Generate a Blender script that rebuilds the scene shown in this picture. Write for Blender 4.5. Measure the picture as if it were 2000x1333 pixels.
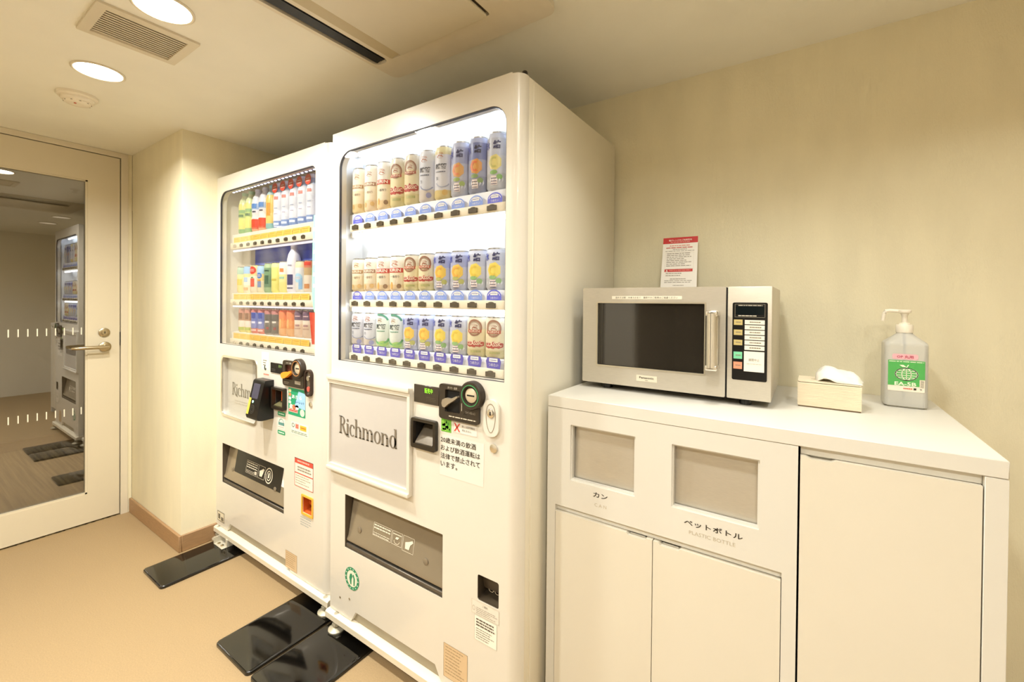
import bpy, bmesh, math, random
from mathutils import Vector, Matrix
from mathutils.geometry import tessellate_polygon

random.seed(7)
for _o in list(bpy.data.objects):
    bpy.data.objects.remove(_o, do_unlink=True)
SC = bpy.context.scene
COL = SC.collection
R = math.radians

# ------------------------------------------------------------------ camera
CAM_H = 1.2157
cam_d = bpy.data.cameras.new('camera')
cam = bpy.data.objects.new('camera', cam_d); COL.objects.link(cam); SC.camera = cam
cam_d.sensor_fit = 'HORIZONTAL'; cam_d.sensor_width = 36.0
cam_d.lens = 851.8 / 2000 * 36.0
cam_d.shift_y = (597.88 - 666.5) / 2000
cam_d.clip_start = 0.02
_yaw, _pit, _rol = R(34.2367), R(-0.4509), R(0.5236)
_F0 = Vector((-math.sin(_yaw), math.cos(_yaw), 0)); _R0 = Vector((math.cos(_yaw), math.sin(_yaw), 0)); _U0 = Vector((0, 0, 1))
_F = _F0 * math.cos(_pit) + _U0 * math.sin(_pit)
_U = _U0 * math.cos(_pit) - _F0 * math.sin(_pit)
_R2 = _R0 * math.cos(_rol) + _U * math.sin(_rol)
_U2 = -_R0 * math.sin(_rol) + _U * math.cos(_rol)
_m = Matrix((( _R2.x, _U2.x, -_F.x, 0), (_R2.y, _U2.y, -_F.y, 0), (_R2.z, _U2.z, -_F.z, CAM_H), (0, 0, 0, 1)))
cam.matrix_world = _m

# ------------------------------------------------------------------ world, exposure
W = bpy.data.worlds.new('World'); SC.world = W; W.use_nodes = True
W.node_tree.nodes['Background'].inputs[0].default_value = (1.0, 0.86, 0.66, 1)
W.node_tree.nodes['Background'].inputs[1].default_value = 0.02
SC.view_settings.view_transform = 'Standard'
SC.view_settings.look = 'None'
SC.view_settings.gamma = 1.0
SC.view_settings.use_curve_mapping = False
SC.view_settings.exposure = 0.75
SC.cycles.use_adaptive_sampling = True
SC.cycles.adaptive_threshold = 0.06
SC.cycles.adaptive_min_samples = 16
SC.cycles.max_bounces = 6
SC.cycles.diffuse_bounces = 4
SC.cycles.glossy_bounces = 3
SC.cycles.transmission_bounces = 4
SC.cycles.transparent_max_bounces = 8
SC.cycles.caustics_reflective = False
SC.cycles.caustics_refractive = False
DOWN_POWER = 9.2
DOWN_COL = (1.0, 0.995, 0.93)
TUBE_COL = (0.80, 0.90, 1.0)
TUBE_STR = 6.0

# ------------------------------------------------------------------ materials
MATS = {}
def s2l(h):
    h = h.lstrip('#'); c = [int(h[i:i+2], 16) / 255 for i in (0, 2, 4)]
    return tuple((x / 12.92 if x <= .04045 else ((x + .055) / 1.055) ** 2.4) for x in c)

def mat(name, col, rough=.5, metal=0.0, var=0.0, vscale=20.0, bump=0.0, bscale=200.0, emit=None, estr=0.0,
        coat=0.0, stretch=None, spec=None):
    if name in MATS: return MATS[name]
    m = bpy.data.materials.new(name); m.use_nodes = True; nt = m.node_tree
    b = nt.nodes['Principled BSDF']
    c = s2l(col) if isinstance(col, str) else col
    b.inputs['Base Color'].default_value = (*c, 1)
    b.inputs['Roughness'].default_value = rough; b.inputs['Metallic'].default_value = metal
    if spec is not None: b.inputs['Specular IOR Level'].default_value = spec
    if coat: b.inputs['Coat Weight'].default_value = coat; b.inputs['Coat Roughness'].default_value = .05
    if emit is not None:
        e = s2l(emit) if isinstance(emit, str) else emit
        b.inputs['Emission Color'].default_value = (*e, 1); b.inputs['Emission Strength'].default_value = estr
        if name not in ('lamp_tube', 'lamp_tube2', 'led_dot'): m.cycles.emission_sampling = 'NONE'   # too small to matter as light sources
    if var or bump:
        tc = nt.nodes.new('ShaderNodeTexCoord'); mp = nt.nodes.new('ShaderNodeMapping')
        nt.links.new(tc.outputs['Object'], mp.inputs[0])
        if stretch: mp.inputs['Scale'].default_value = stretch
    if var:
        n = nt.nodes.new('ShaderNodeTexNoise'); n.inputs['Scale'].default_value = vscale; n.inputs['Detail'].default_value = 4
        nt.links.new(mp.outputs[0], n.inputs[0])
        rp = nt.nodes.new('ShaderNodeValToRGB')
        rp.color_ramp.elements[0].position = .3; rp.color_ramp.elements[1].position = .7
        rp.color_ramp.elements[0].color = (*[max(0, x * (1 - var)) for x in c], 1)
        rp.color_ramp.elements[1].color = (*[min(1, x * (1 + var)) for x in c], 1)
        nt.links.new(n.outputs[0], rp.inputs[0]); nt.links.new(rp.outputs[0], b.inputs['Base Color'])
    if bump:
        n2 = nt.nodes.new('ShaderNodeTexNoise'); n2.inputs['Scale'].default_value = bscale
        nt.links.new(mp.outputs[0], n2.inputs[0])
        bp = nt.nodes.new('ShaderNodeBump'); bp.inputs['Strength'].default_value = bump; bp.inputs['Distance'].default_value = .002
        nt.links.new(n2.outputs[0], bp.inputs['Height']); nt.links.new(bp.outputs[0], b.inputs['Normal'])
    MATS[name] = m; return m

def glassy(name, tint, refl, rough=0.0):
    """thin pane: see-through with a mirror share"""
    if name in MATS: return MATS[name]
    m = bpy.data.materials.new(name); m.use_nodes = True; nt = m.node_tree; nt.nodes.clear()
    o = nt.nodes.new('ShaderNodeOutputMaterial'); mx = nt.nodes.new('ShaderNodeMixShader')
    t = nt.nodes.new('ShaderNodeBsdfTransparent'); g = nt.nodes.new('ShaderNodeBsdfGlossy')
    t.inputs[0].default_value = (*tint, 1); g.inputs['Roughness'].default_value = rough
    mx.inputs[0].default_value = refl
    nt.links.new(t.outputs[0], mx.inputs[1]); nt.links.new(g.outputs[0], mx.inputs[2]); nt.links.new(mx.outputs[0], o.inputs[0])
    MATS[name] = m; return m

def band_mat(name, stops, height, rough=.35, metal=0.0):
    """printed sleeve: bands of colour up the object's own height (object z / height)"""
    if name in MATS: return MATS[name]
    m = bpy.data.materials.new(name); m.use_nodes = True; nt = m.node_tree; b = nt.nodes['Principled BSDF']
    tc = nt.nodes.new('ShaderNodeTexCoord'); sp = nt.nodes.new('ShaderNodeSeparateXYZ'); dv = nt.nodes.new('ShaderNodeMath'); dv.operation = 'DIVIDE'
    nz = nt.nodes.new('ShaderNodeTexNoise'); nz.inputs['Scale'].default_value = 40
    nt.links.new(tc.outputs['Object'], sp.inputs[0]); nt.links.new(tc.outputs['Object'], nz.inputs[0])
    md = nt.nodes.new('ShaderNodeMath'); md.operation = 'MULTIPLY_ADD'; md.inputs[1].default_value = .004
    nt.links.new(nz.outputs[0], md.inputs[0]); nt.links.new(sp.outputs['Z'], md.inputs[2])
    nt.links.new(md.outputs[0], dv.inputs[0]); dv.inputs[1].default_value = height
    rp = nt.nodes.new('ShaderNodeValToRGB'); cr = rp.color_ramp; cr.interpolation = 'LINEAR'
    pts = []
    for i, (p, c) in enumerate(stops):
        c = s2l(c)
        if i: pts.append((max(0, p - .006), s2l(stops[i - 1][1])))
        pts.append((min(1, p + (.006 if i else 0)), c))
    cr.elements[0].position = pts[0][0]; cr.elements[0].color = (*pts[0][1], 1)
    cr.elements[1].position = 1; cr.elements[1].color = (*pts[-1][1], 1)
    for p, c in pts[1:]:
        e = cr.elements.new(p); e.color = (*c, 1)
    nt.links.new(dv.outputs[0], rp.inputs[0]); nt.links.new(rp.outputs[0], b.inputs['Base Color'])
    b.inputs['Roughness'].default_value = rough; b.inputs['Metallic'].default_value = metal
    MATS[name] = m; return m

def ink(h):
    return mat('ink_' + h.lstrip('#'), h, rough=.45)

WALL = mat('wallpaper_beige', '#e9e0c2', .85, var=.035, vscale=14, bump=.35, bscale=420, stretch=(1, 1, .25))
CEIL = mat('ceiling_paint', '#f3f0e4', .9, var=.02, vscale=5, bump=.12, bscale=300)
FLOOR = mat('floor_vinyl', '#a48b66', .55, var=.10, vscale=260, bump=.15, bscale=500)
BASEB = mat('baseboard_vinyl', '#a5825c', .5, var=.08, vscale=30, stretch=(1, 1, 6))
DOORP = mat('door_paint', '#d8cdb4', .45, var=.01, vscale=6)
TRIMP = mat('trim_paint', '#dcd2bc', .45, var=.01, vscale=6)
DARK = mat('dark_gap', '#15120e', .8, var=.1, vscale=10)
MACH = mat('machine_enamel', '#dfd9cd', .32, var=.008, vscale=4, coat=.5)
MACHS = mat('machine_side_enamel', '#e6dfcc', .38, var=.012, vscale=4)
LINER = mat('display_liner', '#f4f6fa', .4, var=.01, vscale=5)
LINER2 = mat('display_liner_cream', '#e9e2d4', .4, var=.02, vscale=5)
KICK = mat('kick_rail_paint', '#e6dcc6', .4, var=.02, vscale=12)
STEEL = mat('brushed_steel', '#cdc6b8', .42, .6, var=.06, vscale=60, stretch=(1, 1, 30), bump=.05, bscale=300)
STEELD = mat('recess_metal', '#6d655a', .45, .6, var=.1, vscale=30)
CHROME = mat('chrome', '#e6e2da', .22, 1.0, var=.02, vscale=20)
SATIN = mat('satin_nickel', '#b8a98c', .28, 1.0, var=.03, vscale=20)
BLACK = mat('black_plastic', '#0d0c0b', .3, var=.1, vscale=30)
BOARD = mat('black_acrylic_board', '#080706', .09, var=.15, vscale=40, coat=.5)
BROWNP = mat('coin_plate_brown', '#332a20', .4, var=.06, vscale=30)
SCREEN = mat('dark_screen', '#23262c', .15, var=.05, vscale=20)
CAB = mat('cabinet_laminate', '#ddd9cf', .38, var=.008, vscale=5)
CABD = mat('cabinet_door_laminate', '#dfd8c8', .4, var=.008, vscale=5)
PAPER = mat('white_paper', '#f4efe6', .6, var=.01, vscale=30)
BTN = mat('button_brown', '#4a4030', .3, var=.08, vscale=60)
STRIPM = mat('button_strip_cream', '#efe4cc', .35, var=.01, vscale=20)
ALU = mat('can_lid_aluminium', '#cfd2d6', .25, 1.0, var=.04, vscale=60)
TISSUE = mat('tissue_paper', '#f5efe2', .8, var=.02, vscale=60, bump=.2, bscale=150)
PLASW = mat('white_plastic', '#f1e8d6', .4, var=.01, vscale=20)
WHITE = ink('#f6f4ee')

# ------------------------------------------------------------------ mesh helpers
class MB:
    def __init__(s): s.v = []; s.f = []; s.m = []; s.mats = []
    def slot(s, m):
        if m not in s.mats: s.mats.append(m)
        return s.mats.index(m)
    def add(s, vs, fs, m=None):
        k = len(s.v); s.v += [tuple(p) for p in vs]
        i = s.slot(m) if m else 0
        for f in fs: s.f.append(tuple(a + k for a in f)); s.m.append(i)
        return s
    def bm(s, b, m=None):
        b.verts.index_update()
        s.add([v.co[:] for v in b.verts], [[v.index for v in f.verts] for f in b.faces], m); b.free(); return s
    def box(s, x0, x1, y0, y1, z0, z1, bev=0.0, seg=2, m=None, edges=None):
        b = bmesh.new(); bmesh.ops.create_cube(b, size=1)
        for v in b.verts:
            v.co = Vector((x0 + (v.co.x + .5) * (x1 - x0), y0 + (v.co.y + .5) * (y1 - y0), z0 + (v.co.z + .5) * (z1 - z0)))
        if bev:
            es = [e for e in b.edges if edges is None or edges(e)]
            bmesh.ops.bevel(b, geom=es, offset=bev, segments=seg, affect='EDGES', profile=.5)
        return s.bm(b, m)
    def lathe(s, prof, c=(0, 0, 0), n=24, axis='Z', m=None, sx=1, sy=1):
        vs, fs = [], []
        for r, h in prof:
            for k in range(n):
                a = 2 * math.pi * k / n
                p = (r * math.cos(a) * sx, r * math.sin(a) * sy, h)
                if axis == 'X': p = (p[2], p[0], p[1])
                if axis == 'Y': p = (p[1], p[2], p[0])
                vs.append((p[0] + c[0], p[1] + c[1], p[2] + c[2]))
        for i in range(len(prof) - 1):
            for k in range(n):
                a, b2 = i * n + k, i * n + (k + 1) % n
                fs.append((a, b2, b2 + n, a + n))
        fs.append(tuple(range(n - 1, -1, -1))); L = (len(prof) - 1) * n
        fs.append(tuple(range(L, L + n)))
        return s.add(vs, fs, m)
    def plate(s, outer, holes, a, b, axis='Y', m=None):
        """polygon (u,v) with holes extruded from a to b along axis; u,v = (x,z) for Y, (y,z) for X, (x,y) for Z"""
        loops = [outer] + list(holes)
        P = [[Vector((u, v, 0)) for u, v in l] for l in loops]
        tri = tessellate_polygon(P); flat = [p for l in loops for p in l]; n = len(flat)
        def q(u, v, w):
            return (u, w, v) if axis == 'Y' else ((w, u, v) if axis == 'X' else (u, v, w))
        vs = [q(u, v, a) for u, v in flat] + [q(u, v, b) for u, v in flat]
        fs = [tuple(t) for t in tri] + [tuple(i + n for i in reversed(t)) for t in tri]
        k = 0
        for l in loops:
            for i in range(len(l)):
                j = (i + 1) % len(l); fs.append((k + i, k + j, k + j + n, k + i + n))
            k += len(l)
        return s.add(vs, fs, m)
    def tube(s, pts, r, n=10, m=None):
        pts = [Vector(p) for p in pts]; vs, fs = [], []
        for i, p in enumerate(pts):
            d = (pts[min(i + 1, len(pts) - 1)] - pts[max(i - 1, 0)]).normalized()
            up = Vector((0, 0, 1)) if abs(d.z) < .9 else Vector((0, 1, 0))
            a = d.cross(up).normalized(); b = a.cross(d)
            rr = r[i] if isinstance(r, (list, tuple)) else r
            for k in range(n):
                t = 2 * math.pi * k / n; vs.append(p + a * rr * math.cos(t) + b * rr * math.sin(t))
        for i in range(len(pts) - 1):
            for k in range(n):
                fs.append((i * n + k, i * n + (k + 1) % n, (i + 1) * n + (k + 1) % n, (i + 1) * n + k))
        fs.append(tuple(range(n - 1, -1, -1))); L = (len(pts) - 1) * n; fs.append(tuple(range(L, L + n)))
        return s.add(vs, fs, m)
    def build(s, name, mtl=None, parent=None, smooth=True, local=False, angle=40, fix=True):
        me = bpy.data.meshes.new(name)
        o3 = Vector((0, 0, 0)) if (local or parent is None) else wloc(parent)
        me.from_pydata([(p[0] - o3.x, p[1] - o3.y, p[2] - o3.z) for p in s.v], [], s.f)
        if s.mats:
            for m in s.mats: me.materials.append(m)
            me.polygons.foreach_set('material_index', s.m)
        elif mtl: me.materials.append(mtl)
        me.validate()
        if fix:
            b = bmesh.new(); b.from_mesh(me); bmesh.ops.recalc_face_normals(b, faces=b.faces); b.to_mesh(me); b.free()
        if smooth:
            me.polygons.foreach_set('use_smooth', [True] * len(me.polygons))
            me.set_sharp_from_angle(angle=R(angle))
        o = bpy.data.objects.new(name, me); COL.objects.link(o)
        if parent: o.parent = parent
        return o

def wloc(o):
    v = Vector((0, 0, 0))
    while o is not None: v += o.location; o = o.parent
    return v

def tag(o, label=None, cat=None, group=None, kind=None):
    if label: o['label'] = label
    if cat: o['category'] = cat
    if group: o['group'] = group
    if kind: o['kind'] = kind
    return o
def thing(name, label, cat, loc, group=None):
    o = bpy.data.objects.new(name, None); COL.objects.link(o); o.location = loc; o.empty_display_size = .1
    return tag(o, label, cat, group)
def struct(name, mb, m, parent=None):
    o = mb.build(name, m, parent)
    if parent is None: o['kind'] = 'structure'
    return o
def B(x0, x1, y0, y1, z0, z1, bev=0.0, seg=2): return MB().box(x0, x1, y0, y1, z0, z1, bev, seg)

def rrect(x0, x1, z0, z1, r, n=6):
    """rounded rectangle; r = one radius or (bl, br, tr, tl)"""
    if not isinstance(r, (list, tuple)): r = (r,) * 4
    pts = []
    for (cx, cz, a0, rr) in ((x0, z0, 180, r[0]), (x1, z0, 270, r[1]), (x1, z1, 0, r[2]), (x0, z1, 90, r[3])):
        if rr <= 0: pts.append((cx, cz)); continue
        ox = cx + (rr if cx == x0 else -rr); oz = cz + (rr if cz == z0 else -rr)
        for k in range(n + 1):
            a = R(a0 + 90 * k / n); pts.append((ox + rr * math.cos(a), oz + rr * math.sin(a)))
    return pts
def ell(cx, cz, rx, rz, n=24): return [(cx + rx * math.cos(2 * math.pi * k / n), cz + rz * math.sin(2 * math.pi * k / n)) for k in range(n)]

_TX = {}
def text_geo(s, bold=0.0):
    k = (s, bold)
    if k not in _TX:
        c = bpy.data.curves.new('t', 'FONT'); c.body = s; c.resolution_u = 2; c.offset = bold
        o = bpy.data.objects.new('t', c); me = bpy.data.meshes.new_from_object(o)
        vs = [(v.co.x, v.co.y) for v in me.vertices]; fs = [tuple(p.vertices) for p in me.polygons]
        bpy.data.objects.remove(o); bpy.data.curves.remove(c); bpy.data.meshes.remove(me)
        if not vs: vs = [(0, 0), (1e-3, 0), (0, 1e-3)]; fs = [(0, 1, 2)]
        x0 = min(v[0] for v in vs); x1 = max(v[0] for v in vs); y0 = min(v[1] for v in vs); y1 = max(v[1] for v in vs)
        _TX[k] = (vs, fs, x0, x1, y0, y1)
    return _TX[k]

class Flat:
    """flat print in (x, z) with layers, later mapped onto a plane or a cylinder"""
    def __init__(s): s.it = []
    def add(s, vs, fs, m, layer=1): s.it.append((vs, fs, m, layer)); return s
    def poly(s, pts, m, layer=1):
        P = [[Vector((x, z, 0)) for x, z in pts]]; return s.add(pts, [tuple(t) for t in tessellate_polygon(P)], m, layer)
    def blob(s, pts, m, layer=1, nr=5):
        """star-shaped outline filled ring by ring, so it can wrap round a cylinder"""
        cx = sum(p[0] for p in pts) / len(pts); cz = sum(p[1] for p in pts) / len(pts); n = len(pts); vs, fs = [(cx, cz)], []
        for j in range(1, nr + 1): vs += [(cx + (x - cx) * j / nr, cz + (z - cz) * j / nr) for x, z in pts]
        for k in range(n):
            fs.append((0, 1 + k, 1 + (k + 1) % n))
            for j in range(nr - 1):
                a = 1 + j * n + k; b = 1 + j * n + (k + 1) % n; fs.append((a, a + n, b + n, b))
        return s.add(vs, fs, m, layer)
    def rect(s, x0, z0, x1, z1, m, layer=1, nx=1):
        vs, fs = [], []
        for i in range(nx + 1):
            x = x0 + (x1 - x0) * i / nx; vs += [(x, z0), (x, z1)]
        for i in range(nx): fs.append((2 * i, 2 * i + 2, 2 * i + 3, 2 * i + 1))
        return s.add(vs, fs, m, layer)
    def ring(s, cx, cz, rx, rz, t, m, layer=1, n=28, a0=0, a1=360, t2=None):
        """ring, or disc when t >= rx; t2 = end thickness"""
        vs, fs = [], []; nr = 1 if t < rx * .5 else 4
        for k in range(n + 1):
            a = R(a0 + (a1 - a0) * k / n); tt = t if t2 is None else t + (t2 - t) * k / n
            for j in range(nr + 1):
                q = j / nr; x = rx - min(tt, rx) * q; z = rz - min(tt * rz / rx, rz) * q
                vs.append((cx + x * math.cos(a), cz + z * math.sin(a)))
        for k in range(n):
            for j in range(nr):
                a = k * (nr + 1) + j; b = a + nr + 1; fs.append((a, b, b + 1, a + 1))
        return s.add(vs, fs, m, layer)
    def disc(s, cx, cz, rx, rz, m, layer=1, n=24): return s.ring(cx, cz, rx, rz, rx, m, layer, n)
    def frame(s, x0, z0, x1, z1, t, m, layer=1):
        s.rect(x0, z0, x1, z0 + t, m, layer); s.rect(x0, z1 - t, x1, z1, m, layer)
        s.rect(x0, z0, x0 + t, z1, m, layer); return s.rect(x1 - t, z0, x1, z1, m, layer)
    def text(s, st, x, z, h=None, w=None, m=None, layer=2, al='C', bold=0.0, rot=0):
        """x,z anchor (bottom); fit to height h and/or width w"""
        vs, fs, a, b, c, d = text_geo(st, bold)
        sy = (h / (d - c)) if h else w / (b - a)
        sx = (w / (b - a)) if w else sy
        W2 = (b - a) * sx; ox = {'L': 0, 'C': -W2 / 2, 'R': -W2}[al]
        pts = [((px - a) * sx + ox, (py - c) * sy) for px, py in vs]
        if rot:
            ca, sa = math.cos(rot), math.sin(rot); pts = [(px * ca - pz * sa, px * sa + pz * ca) for px, pz in pts]
        return s.add([(px + x, pz + z) for px, pz in pts], fs, m, layer)
    def lines(s, x0, x1, z, n, dz, t, m, layer=2, seed=1, ragged=.35):
        """rows of tiny unreadable print, as broken dashes"""
        r = random.Random(seed)
        for i in range(n):
            x = x0; e = x1 - (x1 - x0) * r.random() * ragged
            while x < e:
                w = (x1 - x0) * r.uniform(.06, .2); s.rect(x, z - i * dz, min(x + w, e), z - i * dz + t, m, layer); x += w + (x1 - x0) * .025
        return s
    def build(s, name, parent, fn, local=False):
        mb = MB()
        for vs, fs, m, ly in s.it: mb.add([fn(x, z, ly) for x, z in vs], fs, m)
        return mb.build(name, None, parent, smooth=False, local=local, fix=False)
def on_y(y, e=.0005): return lambda x, z, l: (x, y - e * l, z)
def on_cyl(r, ang=0.0, e=.0005):
    def f(x, z, l):
        a = x / r + ang; q = r + e * l
        return (q * math.sin(a), -q * math.cos(a), z)
    return f

# ------------------------------------------------------------------ structure
CZ = 2.033; WX = -3.198; BY = 1.6585; PX = -2.488; PY = .838
struct('floor', B(WX - .0, 1.7, -1.5, BY, -.06, 0), FLOOR)
struct('ceiling', B(WX - .1, 1.7, -1.5, BY + .1, CZ, CZ + .06), CEIL)
struct('wall_back', B(PX - .05, 1.8, BY, BY + .1, 0, CZ), WALL)
struct('wall_pillar', MB().box(WX, PX, PY, BY + .1, 0, CZ, .006, 2, edges=lambda e: abs(e.verts[0].co.z - e.verts[1].co.z) > 1), WALL)
WALL2 = mat('wall_paint_pale', '#ece6d8', .85, var=.02, vscale=8, bump=.2, bscale=300)
struct('wall_right', B(1.7, 1.8, -1.5, BY, 0, CZ), WALL2)
# wall behind the camera with an open doorway to a dim passage
wf = MB(); wf.box(WX - .1, -1.35, -1.6, -1.5, 0, CZ); wf.box(-.25, 1.8, -1.6, -1.5, 0, CZ); wf.box(-1.35, -.25, -1.6, -1.5, 1.95, CZ)
struct('wall_front', wf, WALL2)
pr = MB(); pr.box(-1.5, -1.4, -3.2, -1.6, 0, CZ); pr.box(-.2, -.1, -3.2, -1.6, 0, CZ); pr.box(-1.5, -.1, -3.3, -3.2, 0, CZ); pr.box(-1.5, -.1, -3.2, -1.6, CZ, CZ + .05)
struct('wall_passage', pr, mat('passage_wall', '#b5a88e', .9, var=.03, vscale=10))
struct('floor_passage', B(-1.4, -.2, -3.2, -1.5, -.06, -.001), mat('passage_carpet', '#4f4638', .95, var=.15, vscale=200))
# wall with the glazed door
wl = MB(); wl.box(WX - .1, WX, -1.5, -.135, 0, CZ); wl.box(WX - .1, WX, -.135, .82, 2.012, CZ); wl.box(WX - .1, WX, .815, PY, 0, CZ)
struct('wall_left', wl, WALL)
struct('trim_1', MB().plate([(-.14, 0), (-.104, 0), (-.104, 2.004), (.7895, 2.004), (.7895, 0), (.8205, 0), (.8205, 2.0315), (-.14, 2.0315)], [], WX - .1, WX + .004, 'X'), TRIMP)
bb = MB(); bb.box(WX + .004, PX + .012, PY - .012, PY, 0, .079, .002, 1)
struct('baseboard_left', bb, BASEB)
struct('baseboard_pillar', B(PX, PX + .012, PY + .0005, BY, 0, .079, .002, 1), BASEB)
struct('baseboard_back', B(PX + .014, 1.7, BY - .012, BY, 0, .079, .002, 1), BASEB)

# the corridor beyond the door
CX = -5.2
cw = MB(); cw.box(CX - .1, CX, -2.5, 3.0, 0, CZ); cw.box(CX, WX - .1, 3.0, 3.1, 0, CZ); cw.box(CX, WX - .1, -2.6, -2.5, 0, CZ); cw.box(WX - .102, WX - .1, BY, 3.0, 0, CZ)
struct('wall_corridor', cw, mat('corridor_wallpaper', '#b5a27c', .9, var=.04, vscale=10))
struct('ceiling_corridor', B(CX, WX - .1, -2.5, 3.0, CZ, CZ + .05), CEIL)
struct('baseboard_corridor', B(CX, CX + .012, -2.5, 3.0, 0, .08, .002, 1), BASEB)
def carpet():
    m = bpy.data.materials.new('striped_carpet'); m.use_nodes = True; nt = m.node_tree; b = nt.nodes['Principled BSDF']
    tc = nt.nodes.new('ShaderNodeTexCoord'); mp = nt.nodes.new('ShaderNodeMapping'); mp.inputs['Scale'].default_value = (1.2, 40, 1)
    n = nt.nodes.new('ShaderNodeTexNoise'); n.inputs['Scale'].default_value = 1.6; n.inputs['Detail'].default_value = 3
    rp = nt.nodes.new('ShaderNodeValToRGB'); rp.color_ramp.elements[0].position = .35; rp.color_ramp.elements[1].position = .65
    rp.color_ramp.elements[0].color = (*s2l('#5f5138'), 1); rp.color_ramp.elements[1].color = (*s2l('#b39c70'), 1)
    nt.links.new(tc.outputs['Object'], mp.inputs[0]); nt.links.new(mp.outputs[0], n.inputs[0]); nt.links.new(n.outputs[0], rp.inputs[0]); nt.links.new(rp.outputs[0], b.inputs['Base Color'])
    b.inputs['Roughness'].default_value = .95
    return m
struct('floor_corridor', B(CX, WX, -2.5, 3.0, -.06, -.0005), carpet())

# glazed door leaf
dr = bpy.data.objects.new('door_1', None); COL.objects.link(dr); dr.location = (WX - .02, .785, 0); dr['kind'] = 'structure'
GY0, GY1, GZ0, GZ1 = .035, .653, .163, 1.85
MB().plate(rrect(-.1, .785, .008, 2.0, 0), [rrect(GY0, GY1, GZ0, GZ1, 0)], WX - .04, WX, 'X').build('leaf', DOORP, dr)
gl = B(WX - .023, WX - .017, GY0, GY1, GZ0, GZ1).build('glass_pane', glassy('door_glass', (.62, .60, .56), .30), dr)
bd = MB()
for (a, b, c, d) in ((GY0, GY1, GZ0, GZ0 + .008), (GY0, GY1, GZ1 - .008, GZ1), (GY1 - .008, GY1, GZ0, GZ1), (GY0, GY0 + .008, GZ0, GZ1)):
    bd.box(WX - .016, WX - .004, a, b, c, d)
bd.build('glazing_bead', DOORP, dr)
for zc in (1.042, .615):
    for k in range(19):
        y = .632 - k * .0322
        B(WX - .0168, WX - .0160, y - .0022, y + .0022, zc - .019, zc + .019).build('glass_mark', ink('#efe6d2'), gl)
lh = MB(); lh.lathe([(.026, WX), (.026, WX + .008), (.022, WX + .011), (.012, WX + .012), (.011, WX + .048)], (0, .722, .953), 24, 'X')
lh.tube([(WX + .045, .728, .953), (WX + .047, .70, .953), (WX + .047, .62, .954), (WX + .043, .600, .954), (WX + .034, .588, .954)], [.011, .0105, .0095, .0095, .009], 12)
lh.build('lever_handle', SATIN, dr)
lk = MB().lathe([(.024, WX), (.024, WX + .007), (.019, WX + .010), (.013, WX + .010), (.013, WX + .016), (.012, WX + .017)], (0, .719, 1.031), 24, 'X').build('lock_cylinder', SATIN, dr)
B(WX + .0165, WX + .0175, .717, .721, 1.025, 1.037).build('key_slot', DARK, lk)
B(WX - .03, WX + .001, .7845, .7885, .955, 1.03).build('latch_plate', BLACK, dr)

# ------------------------------------------------------------------ ceiling fittings
def downlight(x, y, label, power=DOWN_POWER, spread=155):
    t = thing('downlight', label, 'ceiling light', (x, y, CZ), 'recessed ceiling downlights')
    MB().lathe([(.074, 0), (.074, -.003), (.070, -.005), (.066, -.004), (.066, -.0005)], (x, y, CZ), 40).build('trim_ring', TRIMP, t)
    MB().lathe([(.0655, -.0008), (.064, -.003), (.04, -.0045)], (x, y, CZ), 40).build('lens', mat('lamp_lens', '#fff6e6', .4, emit='#fff0d6', estr=12.0) if spread > 130 else mat('lamp_lens_recessed', '#efe4cc', .4, emit='#fff0d6', estr=.4), t)
    L = bpy.data.lights.new('downlight_lamp', 'AREA'); L.shape = 'DISK'; L.size = .12; L.energy = power; L.color = DOWN_COL; L.spread = R(spread)
    o = bpy.data.objects.new('lamp', L); COL.objects.link(o); o.parent = t; o.location = (0, 0, -.008)
    return t
downlight(-2.119, .461, 'round lit downlight nearest the smoke detector, left of the vent')
downlight(-1.505, .461, 'round lit downlight cut off by the top of the picture, beside the vent')
downlight(-.20, 1.08, 'round downlight above the microwave, just outside the picture', 1.1, 105)
downlight(.41, 1.08, 'round downlight above the sanitizer bottle, outside the picture', 1.3, 122)
downlight(-.70, -.60, 'added fill light in front of the passage doorway, outside the picture', 2.5)  # weak fill added behind the camera for more bounce light
downlight(-1.60, -.55, 'added fill light behind the camera facing the vending machines, outside the picture', 15.5)  # unseen lamp added to brighten the fronts of both machines
downlight(-.20, .44, 'added fill light in front of the recycling cabinet, outside the picture', 5.0)  # added out of view to lift the back wall and microwave front
downlight(.55, -.60, 'added fill light behind the camera on the cupboard side, outside the picture', 13.0)  # extra lamp put in to brighten the cabinet fronts
downlight(-4.3, .1, 'added unseen fill light on the corridor ceiling beyond the glass door', 9)  # added lamp, never in view, that lights the corridor behind the glass

t = thing('ceiling_vent', 'square white ceiling vent with narrow louvre slats between two downlights', 'vent', (-1.72, .468, CZ))
MB().plate(rrect(-1.828, -1.612, .346, .592, .003, 2), [rrect(-1.806, -1.637, .372, .567, 0)], CZ - .007, CZ - .0002, 'Z').build('frame', TRIMP, t)
B(-1.806, -1.637, .372, .567, CZ - .001, CZ - .0003).build('backing', mat('vent_backing', '#a08f72', .8, var=.05), t)
for k in range(12):
    x = -1.8045 + k * .0139
    MB().plate([(x, CZ - .002), (x + .0116, CZ - .0046), (x + .0122, CZ - .0036), (x + .001, CZ - .001)], [], .372, .567, 'Y').build('slat', mat('vent_slat', '#ded4be', .5, var=.02), t)

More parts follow.
